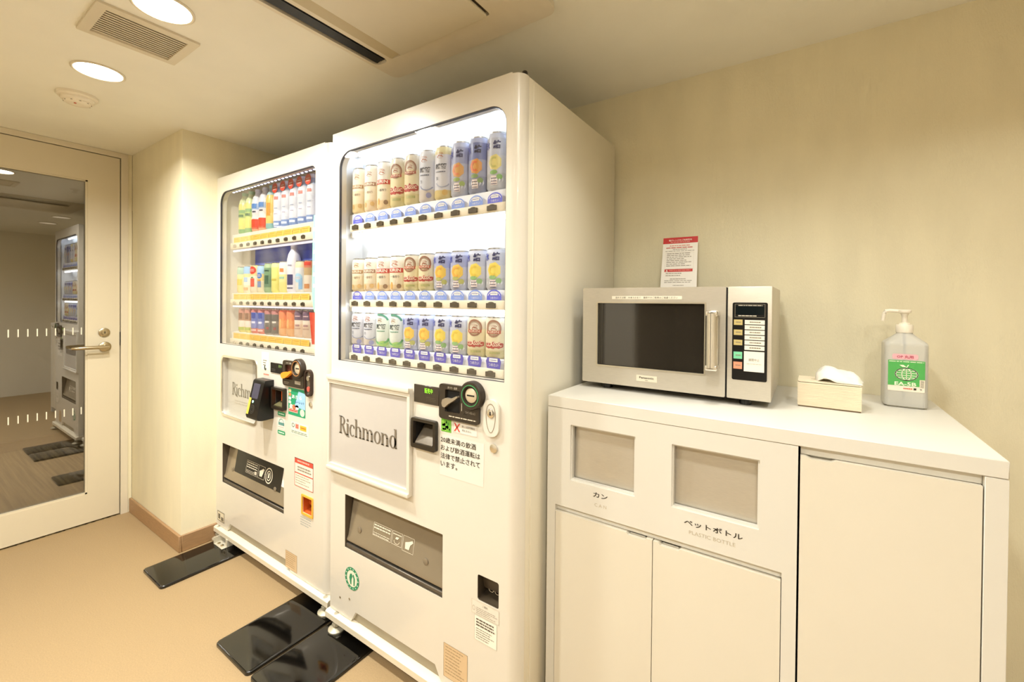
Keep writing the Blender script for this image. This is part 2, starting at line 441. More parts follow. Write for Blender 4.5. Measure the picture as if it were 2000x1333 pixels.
t = thing('smoke_detector', 'round white smoke detector on the ceiling above the door', 'smoke detector', (-2.44, .468, CZ))
MB().lathe([(.062, 0), (.062, -.010), (.058, -.014), (.05, -.015)], (-2.44, .468, CZ), 32).build('base', PLASW, t)
MB().lathe([(.05, -.014), (.05, -.022), (.047, -.026), (.042, -.027), (.042, -.031), (.036, -.036), (.015, -.038)], (-2.44, .468, CZ), 32).build('sensor_head', PLASW, t)
for k in range(10):
    a = 2 * math.pi * k / 10
    MB().lathe([(.0042, -.0312), (.0042, -.0330)], (-2.44 + .038 * math.cos(a), .468 + .038 * math.sin(a), CZ), 8).build('vent_slot', mat('slot_grey', '#7c705c', .7), t)
MB().lathe([(.004, -.0375), (.004, -.0395)], (-2.425, .458, CZ), 10).build('indicator_lamp', ink('#c0503c'), t)

t = thing('air_conditioner', 'white ceiling cassette air conditioner with long dark air slot', 'air conditioner', (-.9, .5, CZ))
AZ = CZ - .022
acf = MB().plate(rrect(-1.238, -.580, -.10, 1.066, .03, 5), [rrect(-1.224, -1.166, -.04, .972, .02, 4), rrect(-1.150, -.742, -.04, .970, .008, 3)], AZ + .006, CZ - .0005, 'Z')
acf.build('panel_frame', mat('ac_plastic', '#e4dbc8', .5, var=.01), t)
B(-1.224, -1.166, -.04, .972, CZ - .004, CZ - .001).build('slot_back', DARK, t)
vane = MB(); vane.plate([(-1.217, AZ + .010), (-1.188, AZ + .016), (-1.189, AZ + .018), (-1.218, AZ + .012)], [], -.035, .965, 'Y'); vane.build('air_vane', mat('vane_dark', '#141210', .4), t)
B(-1.150, -.742, -.04, .970, CZ - .004, CZ - .001).build('inner_recess', mat('ac_recess', '#8a7d63', .6, var=.03), t)
MB().box(-1.099, -.749, -.03, .965, AZ - .002, AZ + .008, .004, 2).build('intake_panel', mat('ac_plastic2', '#e8e0cc', .45, var=.01), t)
MB().plate([(-1.150, AZ + .006), (-1.102, AZ + .012), (-1.102, AZ + .013), (-1.150, AZ + .008)], [], -.035, .968, 'Y').build('sloped_strip', mat('ac_strip', '#c8bb9b', .5), t)

# sprinkler head beyond the glass
t = thing('sprinkler_head', 'small sprinkler head on the corridor ceiling seen through the door glass', 'sprinkler', (-4.55, .86, CZ))
MB().lathe([(.03, 0), (.03, -.004), (.012, -.006), (.012, -.02), (.02, -.022), (.02, -.025)], (-4.55, .86, CZ), 20).build('deflector', SATIN, t)

# ------------------------------------------------------------------ vending machines
def arch_button(w, h):
    """push button with an arched thumb notch, front facing -Y, centred at origin"""
    mb = MB(); mb.box(-w / 2, w / 2, -.004, .004, -h * .48, h * .26, .0008, 1)
    pts = [(-w * .34, h * .2)] + [(w * .34 * math.cos(R(180 - 180 * k / 8)), h * .2 + h * .24 * math.sin(R(180 * k / 8))) for k in range(1, 8)] + [(w * .34, h * .2)]
    mb.plate(pts, [], -.0015, .003, 'Y'); return mb

def shelf_unit(root, name, x0, x1, y0, y1, z0, z1, bx, bz, bw, bh, lit0=0):
    """button strip plus the tray behind it; buttons are its sub-parts"""
    sh = MB().box(x0, x1, y0, y0 + .012, z0, z1, .003, 2); sh.box(x0, x1, y0 + .010, y1, z0 + .006, z0 + .010)
    so = sh.build(name, STRIPM, root)
    me = None
    for k, x in enumerate(bx):
        if me is None:
            b0 = arch_button(bw, bh).build('button', BTN, so, local=True); me = b0.data; o = b0
        else:
            o = bpy.data.objects.new('button', me); COL.objects.link(o); o.parent = so
        o.location = Vector((x, y0 - .0005, bz)) - wloc(so)
        if k < lit0:
            d = me.copy(); d.materials.clear(); d.materials.append(mat('button_pale', '#b9ad98', .4)); o.data = d
    return so

def machine_shell(root, x0, x1, yf, yb, rr, win, rad, holes, step):
    z0, z1 = .075, 1.83
    xe = x1 - rr
    out = [(x0, z0), (step[0], z0), (step[0] + .025, .115), (step[1] - .025, .115), (step[1], z0), (xe, z0), (xe, z1), (x0, z1)]
    d = MB().plate(out, [rrect(*win, rad, 8)] + holes, yf, yf + .03, 'Y')
    # rounded right edge of the door
    pts = [(xe, yf)] + [(xe + rr * math.sin(R(90 * k / 10)), yf + rr - rr * math.cos(R(90 * k / 10))) for k in range(1, 11)]
    pts += [(x1, yf + .038), (xe, yf + .038)]
    d.plate(pts, [], z0, z1 - .004, 'Z')
    d.box(x0, x0 + .02, yf + .029, yf + .038, z0, z1)
    dn = d.build('door', MACH, root, angle=30)
    bd = MB(); y0 = yf + .041
    bd.box(x0 + .002, x0 + .022, y0, yb, .07, 1.826); bd.box(x1 - .022, x1 - .001, y0, yb, .07, 1.828, .004, 2)
    bd.box(x0 + .021, x1 - .021, y0 + .001, yb - .001, 1.806, 1.8275); bd.box(x0 + .021, x1 - .021, y0 + .001, yb - .001, .072, .09); bd.box(x0 + .021, x1 - .021, yb - .02, yb - .002, .08, 1.81)
    bd.build('cabinet_body', MACHS, root)
    B(x0 + .004, x1 - .004, yf + .0378, yf + .0412, .075, 1.82).build('door_seal', DARK, root) if False else None
    sg = MB(); sg.box(x1 - .012, x1 - .0035, yf + .0375, yf + .0415, .075, 1.82); sg.box(x0 + .003, x1 - .004, yf + .0375, yf + .0415, 1.80, 1.822); sg.build('door_seal', DARK, root)
    MB().box(x1 - .006, x1 + .003, yf + .06, yf + .068, .08, 1.822, .001, 1).build('side_rib', MACHS, root)
    MB().lathe([(.008, 1.826), (.008, 1.838), (.006, 1.841)], (x1 - .012, yf + .034, 0), 12).build('hinge_pin', BLACK, root)
    k = MB().plate([(yf - .016, .046), (yf - .016, .066), (yf - .010, .071), (yf + .035, .074), (yf + .035, .046)], [], x0 - .006, x1 + .002, 'X')
    k.build('kick_rail', KICK, root)
    B(x0 + .05, x1 - .05, yf + .012, yf + .03, .07, .125).build('kick_back', mat('kick_grey', '#a59a83', .5, var=.03), root)
    return dn

def feet(root, x0, x1, yf, yb):
    for fx in (x0 + .045, x1 - .030):
        for fy in (yf - .002, yb - .06):
            zb = .0125
            f = MB().lathe([(.030, zb), (.030, zb + .004), (.016, zb + .010), (.009, zb + .012), (.009, .072)], (fx, fy, 0), 18)
            f.lathe([(.016, .030), (.016, .038)], (fx, fy, 0), 6)
            f.build('foot', mat('foot_zinc', '#cfc7b0', .35, .5, var=.05, vscale=30), root)

def floor_bracket(root, fx, fy):
    b = MB().box(fx - .045, fx + .045, fy - .022, fy + .03, .0122, .016, .001, 1); b.box(fx - .045, fx - .040, fy - .022, fy + .03, .015, .045); b.box(fx + .030, fx + .045, fy + .0, fy + .03, .015, .050, .001, 1)
    bo = b.build('anti_tip_bracket', mat('bracket_white', '#d8d0bc', .4, .2, var=.04), root)
    for q in (-.02, .015): MB().lathe([(.007, .0158), (.007, .020), (.004, .021)], (fx + q, fy - .008, 0), 6).build('bolt', SATIN, bo)

def sleeve(parent, x0, x1, z0, z1, yf, m):
    MB().plate(rrect(x0 - .0002, x1 + .0002, z0 - .0002, z1 + .0002, .002, 2), [rrect(x0 + .0015, x1 - .0015, z0 + .0015, z1 - .0015, .001, 2)], yf + .0012, yf + .0310, 'Y').build('opening_sleeve', m, parent)

# ---- right machine
RX0, RX1, RY, RB = -1.462, -.630, .961, 1.633
rm = thing('vending_machine', 'larger cream beer vending machine with brightly lit window beside the microwave cabinet', 'vending machine', ((RX0 + RX1) / 2, 1.3, 0))
RWIN = (-1.421, -.677, .999, 1.755)
rbill = rrect(-1.015, -.926, .772, .848, .003, 2)
rport = rrect(-1.375, -.897, .327, .519, .002, 2)
rcoin = rrect(-.763, -.689, .377, .449, .006, 3)
machine_shell(rm, RX0, RX1, RY, RB, .030, RWIN, (.002, .002, .055, .06), [rbill, rport, rcoin], (-1.335, -.90))
feet(rm, RX0, RX1, RY, RB)
floor_bracket(rm, -1.330, RY + .05)
x0, x1 = -1.434, -.660
li = MB(); li.box(x0, x1, RY + .112, RY + .118, .98, 1.79); li.box(x0 - .004, x0, RY + .031, RY + .118, .98, 1.79); li.box(x1, x1 + .004, RY + .031, RY + .118, .98, 1.79)
li.box(x0, x1, RY + .031, RY + .118, 1.786, 1.79); li.box(x0, x1, RY + .031, RY + .118, .976, .98)
li.build('display_liner', LINER, rm)
def window(root, win, rad, yf, g):
    MB().plate(rrect(win[0] + .0025, win[1] - .0025, win[2] + .001, win[3] - .0025, rad, 8), [], yf + .004, yf + .007, 'Y').build('window_pane', g, root)
    o_ = rrect(win[0] - .0002, win[1] + .0002, win[2] - .0002, win[3] + .0002, rad, 8); i_ = rrect(win[0] + .003, win[1] - .002, win[2] + .001, win[3] - .003, tuple(max(r - .003, .0005) for r in rad), 8)
    MB().plate(o_, [i_], yf + .0015, yf + .009, 'Y').build('window_gasket', mat('gasket_grey', '#3a3a42', .5, var=.05), root)
window(rm, RWIN, (.002, .002, .055, .06), RY, glassy('machine_glass', (.97, .97, .97), .05))
TUBE = mat('lamp_tube', '#f4f8ff', .4, emit=TUBE_COL, estr=TUBE_STR)
for (z, y) in ((1.772, .085), (1.462, .062), (1.186, .062)):
    t_ = MB().lathe([(.007, -1.425), (.007, -.675)], (0, RY + y, z), 12, 'X').build('light_tube', TUBE, rm)
    for ex in (-1.428, -.684):
        B(ex, ex + .012, RY + y - .008, RY + y + .008, z - .009, z + .009).build('tube_holder', PLASW, t_)
RSH = (('shelf', 1.472, 1.499, 1.487), ('shelf', 1.194, 1.221, 1.2085), ('shelf', .999, 1.025, 1.0118))
rbx = [-1.374 + .0693 * k for k in range(10)]
blue1, blue2, blue3 = ink('#5b62d8'), ink('#7f9be6'), ink('#5750b4')
for si, (nm, z0, z1, bz) in enumerate(RSH):
    so = shelf_unit(rm, nm, -1.408, -.695, RY + .036, RY + .110, z0, z1, [x for x in rbx], bz, .033, .019)
    for k, x in enumerate(rbx):
        f = Flat(); cx = x + .006; zb = z1 + .001
        c = (blue1 if k in (0, 9) else blue2) if si < 2 else blue3
        if si < 2:
            f.poly([(cx - .026, zb), (cx + .026, zb)] + [(cx + .026 * math.cos(R(180 * q / 10)), zb + .010 + .020 * math.sin(R(180 * q / 10))) for q in range(11)], c, 1)
            f.rect(cx - .013, zb + .014, cx + .013, zb + .023, WHITE, 2); f.ring(cx, zb + .010, .022, .016, .002, WHITE, 2, 14, 10, 170)
            f.text('つめたい', cx, zb + .003, h=.007, w=.030, m=WHITE, layer=2)
            f.lines(cx - .011, cx + .011, zb + .018, 1, .004, .0016, blue3, 3, seed=k, ragged=0)
        else:
            f.poly([(cx - .023, zb), (cx + .023, zb), (cx + .027, zb + .020), (cx + .022, zb + .031), (cx - .022, zb + .031), (cx - .027, zb + .020)], c, 1)
            f.rect(cx - .015, zb + .019, cx + .015, zb + .029, WHITE, 2); f.lines(cx - .012, cx + .012, zb + .023, 1, .004, .002, blue3, 3, seed=k, ragged=0)
            f.text('つめたい', cx, zb + .006, h=.009, w=.034, m=WHITE, layer=2)
        f.build('price_card', so, on_y(RY + .041))

# serif lettering, drawn stroke by stroke
def serif_word(f, x, z, h, m, word='Richmond', layer=2):
    def arch(ax, w, st):   # shoulder from a stem to the next stem
        pts = []
        for k in range(13):
            a = R(180 - 180 * k / 12); pts.append((ax + w / 2 + (w / 2) * math.cos(a), .40 + .235 * math.sin(a)))
        inn = []
        for k in range(13):
            a = R(180 * k / 12); inn.append((ax + w / 2 - st * .45 + (w / 2 - st * .55) * math.cos(a), .38 + .19 * math.sin(a)))
        return pts + inn
    st = .15; cur = 0.0
    def P(pts): f.poly([(x + (cur + px) * h, z + pz * h) for px, pz in pts], m, layer)
    def ser(cx, zz, w): P([(cx - w, zz), (cx + w, zz), (cx + w, zz + .035), (cx + st * .6, zz + .055), (cx - st * .6, zz + .055), (cx - w, zz + .035)])
    def stem(cx, z0, z1): P([(cx - st / 2, z0), (cx + st / 2, z0), (cx + st / 2, z1), (cx - st / 2, z1)])
    def rng(cx, cz, rx, rz, a0=0, a1=360, n=28):
        o_ = [(cx + rx * math.cos(R(a0 + (a1 - a0) * k / n)), cz + rz * math.sin(R(a0 + (a1 - a0) * k / n))) for k in range(n + 1)]
        i_ = [(cx + (rx - .14) * math.cos(R(a0 + (a1 - a0) * k / n)), cz + (rz - .05) * math.sin(R(a0 + (a1 - a0) * k / n))) for k in range(n + 1)]
        for k in range(n): P([o_[k], o_[k + 1], i_[k + 1], i_[k]])
    for ch in word:
        if ch == 'R':
            stem(.14, 0, 1); ser(.14, 0, .15); P([(-.02, .965), (.3, .965), (.3, 1), (-.02, 1)])
            rng(.24, .745, .30, .255, -90, 90); P([(.2, .95), (.26, .95), (.26, 1), (.2, 1)]); P([(.2, .49), (.26, .49), (.26, .54), (.2, .54)])
            P([(.24, .51), (.40, .51), (.56, .18), (.74, .0), (.95, -.075), (.95, -.105), (.72, -.10), (.52, .0), (.38, .2)]); cur += .66
        elif ch == 'i':
            stem(.12, 0, .64); ser(.12, 0, .13); P([(-.01, .60), (.06, .60), (.06, .65), (-.01, .64)]); f.disc(x + (cur + .12) * h, z + .83 * h, .085 * h, .085 * h, m, layer, 14); cur += .27
        elif ch == 'c':
            rng(.27, .32, .27, .335, 48, 312); f.disc(x + (cur + .42) * h, z + .52 * h, .07 * h, .07 * h, m, layer, 12); cur += .50
        elif ch == 'h':
            stem(.12, 0, 1.0); ser(.12, 0, .13); P([(-.01, .96), (.06, .96), (.06, 1), (-.01, .99)]); P(arch(.13, .42, st)); stem(.49, 0, .44); ser(.49, 0, .13); cur += .65
        elif ch == 'n':
            stem(.12, 0, .64); ser(.12, 0, .13); P([(-.01, .60), (.06, .60), (.06, .65), (-.01, .64)]); P(arch(.13, .42, st)); stem(.49, 0, .44); ser(.49, 0, .13); cur += .65
        elif ch == 'm':
            stem(.12, 0, .64); ser(.12, 0, .13); P([(-.01, .60), (.06, .60), (.06, .65), (-.01, .64)])
            P(arch(.13, .40, st)); stem(.47, 0, .44); ser(.47, 0, .12); P(arch(.48, .40, st)); stem(.82, 0, .44); ser(.82, 0, .13); cur += .98
        elif ch == 'o':
            rng(.29, .32, .29, .335); cur += .60
        elif ch == 'd':
            rng(.27, .32, .27, .335); stem(.48, .0, 1.0); P([(.35, .96), (.42, .96), (.42, 1), (.35, .99)]); P([(.48, 0), (.62, .03), (.62, .06), (.48, .06)]); cur += .62
    return cur * h

LETTER = mat('letter_grey', '#746a5c', .4)
# promotional panel
pf = MB().plate(rrect(RX0 - .003, -1.029, .596, .945, (.004, .008, .008, .004), 3), [rrect(RX0 + .008, -1.041, .622, .915, 0)], RY - .014, RY - .0005, 'Y')
pf.box(RX0 - .003, -1.029, RY - .020, RY - .013, .928, .945, .003, 2); pf.box(RX0 - .003, -1.029, RY - .020, RY - .013, .598, .612, .003, 2)
pfo = pf.build('panel_frame', MACH, rm)
pn = B(RX0 + .006, -1.039, RY - .006, RY - .001, .62, .917).build('brand_panel', mat('panel_acrylic', '#c2bdb8', .08, var=.005, vscale=5, coat=.4), rm)
f = Flat(); wd = serif_word(Flat(), 0, 0, 1, LETTER); serif_word(f, -1.402, .738, .31 / wd, LETTER); f.build('lettering', pn, on_y(RY - .006))
pn['label'] = 'glossy white panel lettered Richmond in grey serif'

# display
dp = MB().box(-1.021, -.914, RY - .004, RY - .0005, .902, .958, .0015, 1).build('display', mat('display_brown', '#3b332a', .25, var=.05), rm)
f = Flat(); f.text('販売中', -.956, .935, h=.016, w=.034, m=mat('green_led', '#8ae02a', .5, emit='#8ae02a', estr=.8), layer=1)
f.lines(-.965, -.925, .922, 3, .005, .0012, ink('#57503f'), 1, seed=5, ragged=.2); f.build('display_digits', dp, on_y(RY - .004))
# coin unit
cp = MB().plate(rrect(-.908, -.757, .870, .973, .010, 5), [rrect(-.884, -.826, .893, .958, .004, 3)], RY - .009, RY - .0005, 'Y')
cp.lathe([(.0405, RY - .0005), (.0405, RY - .016), (.038, RY - .020), (.026, RY - .020), (.024, RY - .013)], (-.780, 0, .953), 36, 'Y')
cpo = cp.build('coin_unit', BROWNP, rm)
B(-.885, -.825, RY - .0008, RY - .0003, .892, .959).build('lever_recess', DARK, cpo)
lv = MB().plate([(-.891, .918), (-.888, .928), (-.876, .934), (-.856, .934), (-.832, .945), (-.829, .941), (-.844, .930), (-.866, .917), (-.879, .906), (-.888, .908)], [], RY - .017, RY - .006, 'Y').build('return_lever', mat('lever_grey', '#a89c88', .3, .4), cpo)
MB().lathe([(.0205, RY - .013), (.0205, RY - .0155), (.019, RY - .0165)], (-.780, 0, .953), 30, 'Y').build('coin_slot_disc', mat('slot_plate', '#d9cbb0', .3, .3), cpo)
B(-.793, -.767, RY - .0175, RY - .0160, .951, .955).build('coin_slot', DARK, cpo)
MB().plate(ell(-.780, .953, .0305, .0305, 36), [ell(-.780, .953, .0285, .0285, 36)], RY - .0210, RY - .0195, 'Y').build('green_ring', ink('#3f9a5c'), cpo)
f = Flat(); f.text('おつり・返却', -.855, .961, h=.007, w=.036, m=ink('#d8cdb8'), layer=1); f.text('コイン投入口', -.787, .898, h=.007, w=.036, m=ink('#b5aa96'), layer=1)
f.lines(-.868, -.765, .880, 1, .004, .003, ink('#d8cdb8'), 1, seed=9, ragged=0)
f.ring(-.880, .893, .005, .006, .0018, DARK, 1, 10, 0, 180); f.ring(-.806, .893, .005, .006, .0018, DARK, 1, 10, 0, 180); f.rect(-.820, .903, -.818, .925, ink('#d8cdb8'), 1); f.build('coin_unit_print', cpo, on_y(RY - .009))
# bill slot
bl = MB().plate(rrect(-1.022, -.919, .763, .855, .006, 4), [rrect(-1.013, -.928, .776, .846, .002, 2)], RY - .014, RY - .0005, 'Y').build('bill_slot', mat('bezel_brown', '#2a231b', .3, var=.05), rm)
rec = MB(); rec.box(-1.016, -.925, RY + .045, RY + .049, .77, .85); rec.box(-1.019, -1.015, RY + .0301, RY + .049, .77, .85); rec.box(-.926, -.922, RY + .0301, RY + .049, .77, .85); rec.box(-1.016, -.925, RY + .0301, RY + .049, .848, .852); rec.build('slot_recess', DARK, bl)
sleeve(bl, -1.015, -.926, .772, .848, RY, DARK)
MB().plate([(RY - .010, .776), (RY + .03, .822), (RY + .03, .826), (RY - .011, .780)], [], -1.006, -.933, 'X').build('bill_ramp', mat('ramp_smoke', '#6a6052', .2, .2, var=.1, vscale=40), bl)
# lock plate and key
ov = MB().plate(rrect(-.741, -.689, .847, .949, .025, 8), [], RY - .009, RY - .0005, 'Y').build('lock_plate', MACH, rm)
MB().plate([(-.715 + (.0165 - .004 * (k > 10) * 0) * math.cos(R(360 * k / 28)) * (1 + .18 * math.sin(R(360 * k / 28))), .898 + .040 * math.sin(R(360 * k / 28))) for k in range(28)],
           [[(-.715 + .0150 * math.cos(R(360 * k / 28)) * (1 + .18 * math.sin(R(360 * k / 28))), .898 + .0385 * math.sin(R(360 * k / 28))) for k in range(28)]], RY - .0098, RY - .0088, 'Y').build('lock_outline', ink('#8a7d66'), ov)
lc = MB().lathe([(.012, RY - .009), (.012, RY - .012), (.010, RY - .013)], (-.714, 0, .912), 24, 'Y').build('lock_cylinder', CHROME, ov)
B(-.7155, -.7125, RY - .0142, RY - .0128, .907, .917).build('key_slot', DARK, lc)
MB().lathe([(.012, RY - .0005), (.012, RY - .004), (.006, RY - .005)], (-.709, 0, .815), 20, 'Y').build('key_screw', CHROME, rm)
# stickers
def sticker(root, y, name, fn, label=None):
    f = Flat(); fn(f); o = f.build(name, root, on_y(y))
    if label: o['label'] = label
    return o
def _g(f):
    f.rect(-.906, .829, -.866, .868, ink('#6fb33c'), 1)
    for k in range(12): f.disc(-.900 + random.random() * .028, .834 + random.random() * .028, .004 + random.random() * .004, .004, ink('#98cf52'), 2, 8)
    for k in range(8): f.disc(-.900 + random.random() * .028, .834 + random.random() * .028, .003, .005, ink('#3f8f34'), 2, 8)
sticker(rm, RY, 'sticker', _g, 'small green leafy sticker')
def _x(f):
    f.rect(-.860, .832, -.766, .867, ink('#eae4da'), 1); f.frame(-.858, .834, -.768, .865, .0008, ink('#b0a48c'), 2)
    for s_ in (1, -1): f.poly([(-.855, .850 - .012 * s_), (-.850, .850 - .012 * s_), (-.831, .850 + .012 * s_), (-.836, .850 + .012 * s_)], ink('#e0463a'), 3)
    f.text('新しい五百円硬貨は', -.800, .853, w=.048, h=.006, m=ink('#4a4238'), layer=3); f.text('使えません。', -.806, .842, w=.036, h=.006, m=ink('#4a4238'), layer=3)
sticker(rm, RY, 'sticker', _x, 'small white sticker with a red cross')
def _age(f):
    f.rect(-.911, .698, -.744, .820, mat('sticker_cream', '#e6e1d6', .35), 1)
    for s_, z, w in (('20歳未満の飲酒', .796, .135), ('および飲酒運転は', .772, .150), ('法律で禁止されて', .748, .150), ('います。', .724, .066)):
        f.text(s_, -.907, z, h=.0175, w=w, m=ink('#3d352b'), layer=2, al='L', bold=.012)
sticker(rm, RY, 'notice_sticker', _age, 'large printed notice forbidding drinking under twenty')
# delivery port
def port(root, yf, x0, x1, z0, z1, flapm, printer, lipm):
    p = MB(); d = .085
    p.box(x0 - .004, x1 + .004, yf + .03 + d, yf + .034 + d, z0 - .004, z1 + .004); p.box(x0 - .006, x0 - .001, yf + .0302, yf + .03 + d, z0 - .004, z1 + .004); p.box(x1 + .001, x1 + .006, yf + .0302, yf + .03 + d, z0 - .004, z1 + .004)
    p.box(x0 - .004, x1 + .004, yf + .0302, yf + .03 + d, z1 + .0005, z1 + .004); p.box(x0 - .004, x1 + .004, yf + .0302, yf + .03 + d, z0 - .004, z0 - .0005)
    po = p.build('delivery_port', mat('port_recess', '#4a4238', .5, .2, var=.08, vscale=20), root)
    fl = MB().plate([(yf + .040, z1 - .004), (yf + .037, z1 - .004), (yf + .012, z0 + .040), (yf + .006, z0 + .030), (yf + .006, z0 + .024), (yf + .014, z0 + .026), (yf + .018, z0 + .036)], [], x0 + .004, x1 - .004, 'X').build('flap', flapm, po)
    B(x0, x1, yf + .004, yf + .030, z0 + .001, z0 + .014, .002, 1).build('port_lip', lipm, po)
    sleeve(po, x0, x1, z0, z1, yf, mat('port_sleeve', '#5a5042', .45, .2, var=.05))
    f = Flat(); printer(f)
    ya, za, yb, zb = yf + .037, z1 - .004, yf + .012, z0 + .040
    f.build('flap_print', po, lambda x, z, l: (x, ya + (yb - ya) * (za - z) / (za - zb) - .0006 * l, z))
    for q in (.13, .82):
        xx = x0 + (x1 - x0) * q; zz = z0 + (z1 - z0) * .38; yy = ya + (yb - ya) * (za - zz) / (za - zb)
        MB().lathe([(.010, yy), (.010, yy - .003), (.006, yy - .004)], (xx, 0, zz), 16, 'Y').build('flap_stud', mat('stud_grey', '#8f8370', .4, .3), po)
    return po
FLAP = mat('smoked_flap', '#8a7d68', .16, .25, var=.04, vscale=8)
def _pp(f):
    m = ink('#e4dcc8'); f.frame(-1.243, .405, -1.150, .447, .0012, m); f.frame(-1.146, .405, -1.098, .447, .0012, m); f.frame(-1.094, .400, -1.042, .447, .0012, m)
    f.lines(-1.239, -1.154, .438, 2, .009, .004, m, 2, seed=3, ragged=.1); f.lines(-1.239, -1.154, .414, 2, .006, .002, m, 2, seed=4, ragged=.1)
    f.lines(-1.142, -1.102, .437, 1, .01, .003, m, 2, seed=6, ragged=0); f.ring(-1.122, .419, .014, .010, .002, m, 2, 14, 180, 360); f.poly([(-1.130, .424), (-1.118, .424), (-1.112, .432), (-1.126, .431)], m, 2)
    f.poly([(-1.080, .409), (-1.062, .409), (-1.058, .424), (-1.046, .434), (-1.050, .440), (-1.066, .433), (-1.082, .428)], m, 2)
port(rm, RY, -1.375, -.897, .327, .519, FLAP, _pp, STEELD)
# coin return
def coin_return(root, yf, x0, x1, z0, z1, m):
    p = MB(); d = .03
    p.box(x0 - .003, x1 + .003, yf + .03 + d, yf + .033 + d, z0, z1); p.box(x0 - .004, x0 - .0005, yf + .0302, yf + .03 + d, z0, z1); p.box(x1 + .0005, x1 + .004, yf + .0302, yf + .03 + d, z0, z1)
    p.box(x0, x1, yf + .0302, yf + .03 + d, z1, z1 + .003); p.plate([(yf + .004, z0 + .001), (yf + .03, z0 + .001), (yf + .03 + d, z0 + .012), (yf + .03 + d, z0 + .015), (yf + .03, z0 + .004), (yf + .004, z0 + .003)], [], x0 + .001, x1 - .001, 'X')
    o = p.build('coin_return', m, root)
    sleeve(o, x0, x1, z0, z1, yf, m)
    MB().plate([(yf + .018, z1 - .002), (yf + .021, z1 - .002), (yf + .03, z0 + .022), (yf + .027, z0 + .022)], [], x0 + .003, x1 - .003, 'X').build('coin_flap', m, o)
    f = Flat()
    for q in (.42, .70): f.ring(x0 + (x1 - x0) * q, z0 + .026, .009, .007, .002, ink('#b9ac94'), 1, 12, 180, 360)
    f.build('coin_flap_print', o, on_y(yf + .024)); return o
coin_return(rm, RY, -.763, -.689, .377, .449, mat('return_brown', '#4d4234', .35, .2, var=.06))
def _s1(f):
    f.rect(-.783, .335, -.687, .373, ink('#e4ddd0'), 1); f.frame(-.783, .335, -.687, .373, .0006, ink('#c9bda2'), 2); f.text('ご案内', -.735, .362, h=.006, m=ink('#6a6050'), layer=2)
    f.lines(-.766, -.692, .354, 4, .005, .0012, ink('#8a8070'), 2, seed=7); f.ring(-.775, .350, .005, .007, .0008, ink('#a59a86'), 2, 12)
sticker(rm, RY, 'sticker', _s1, 'small pale instruction sticker under the coin return')
def _s2(f):
    f.rect(-.772, .262, -.694, .332, ink('#f6f1e4'), 1); f.frame(-.772, .262, -.694, .332, .0006, ink('#b5aa95'), 2)
    f.lines(-.766, -.700, .320, 3, .008, .004, ink('#5c5346'), 2, seed=11, ragged=.15); f.lines(-.766, -.700, .295, 5, .0065, .002, ink('#857b6a'), 2, seed=12)
sticker(rm, RY, 'sticker', _s2, 'small white sticker of dark fine print')
def _cert(f):
    f.rect(-.889, .10, -.797, .200, mat('cert_tan', '#d9bd96', .4), 1); f.frame(-.889, .10, -.797, .200, .0008, ink('#9a8260'), 2); f.lines(-.882, -.804, .190, 9, .0095, .0022, ink('#a8906c'), 2, seed=13)
sticker(rm, RY, 'rating_plate', _cert, 'tan rating plate of fine print')
def _eco(f):
    c = ink('#2f8f63'); f.disc(-1.331, .228, .040, .040, ink('#f2ead6'), 1, 30); f.ring(-1.331, .228, .040, .040, .011, c, 2, 30)
    f.poly([(-1.340, .206), (-1.334, .206), (-1.333, .226), (-1.328, .236), (-1.332, .246), (-1.342, .242), (-1.346, .228)], c, 2); f.poly([(-1.322, .206), (-1.316, .206), (-1.314, .232), (-1.322, .246), (-1.328, .24), (-1.322, .23)], c, 2)
    for k in range(14):
        a = R(360 * k / 14); f.rect(-1.331 + .0345 * math.cos(a) - .003, .228 + .0345 * math.sin(a) - .002, -1.331 + .0345 * math.cos(a) + .003, .228 + .0345 * math.sin(a) + .002, ink('#cfe4d2'), 3)
sticker(rm, RY, 'eco_sticker', _eco, 'round green environmental mark')
for (sx, sz) in ((-1.40, .135), (-1.345, .150)):
    MB().lathe([(.004, RY - .0003), (.004, RY - .0015)], (sx, 0, sz), 10, 'Y').build('screw', mat('screw_grey', '#a89b82', .4, .5), rm)

# ---- left machine
LX0, LX1, LY, LB = -2.495, -1.500, .989, 1.633
lm = thing('vending_machine', 'smaller-looking cream soft drink vending machine with card reader beside the pillar', 'vending machine', ((LX0 + LX1) / 2, 1.3, 0))
LWIN = (-2.455, -1.617, .996, 1.755)
lpan = rrect(-2.432, -2.075, .641, .937, .03, 6)
lport = rrect(-2.420, -1.841, .303, .500, .002, 2)
lbill = rrect(-1.914, -1.828, .756, .834, .003, 2)
lcoin = rrect(-1.694, -1.627, .354, .420, .003, 2)
machine_shell(lm, LX0, LX1, LY, LB, .055, LWIN, (.002, .002, .03, .06), [lpan, lport, lbill, lcoin], (-2.36, -1.79))
feet(lm, LX0, LX1, LY, LB)
floor_bracket(lm, -2.365, LY - .020)
x0, x1 = -2.470, -1.602
li = MB(); li.box(x0, x1, LY + .114, LY + .118, .975, 1.79); li.box(x0 - .004, x0, LY + .031, LY + .118, .975, 1.79); li.box(x1, x1 + .004, LY + .031, LY + .118, .975, 1.79)
li.box(x0, x1, LY + .031, LY + .118, 1.786, 1.79); li.box(x0, x1, LY + .031, LY + .118, .971, .975)
li.build('display_liner', LINER2, lm)
window(lm, LWIN, (.002, .002, .03, .06), LY, glassy('machine_glass2', (.95, .95, .95), .10))
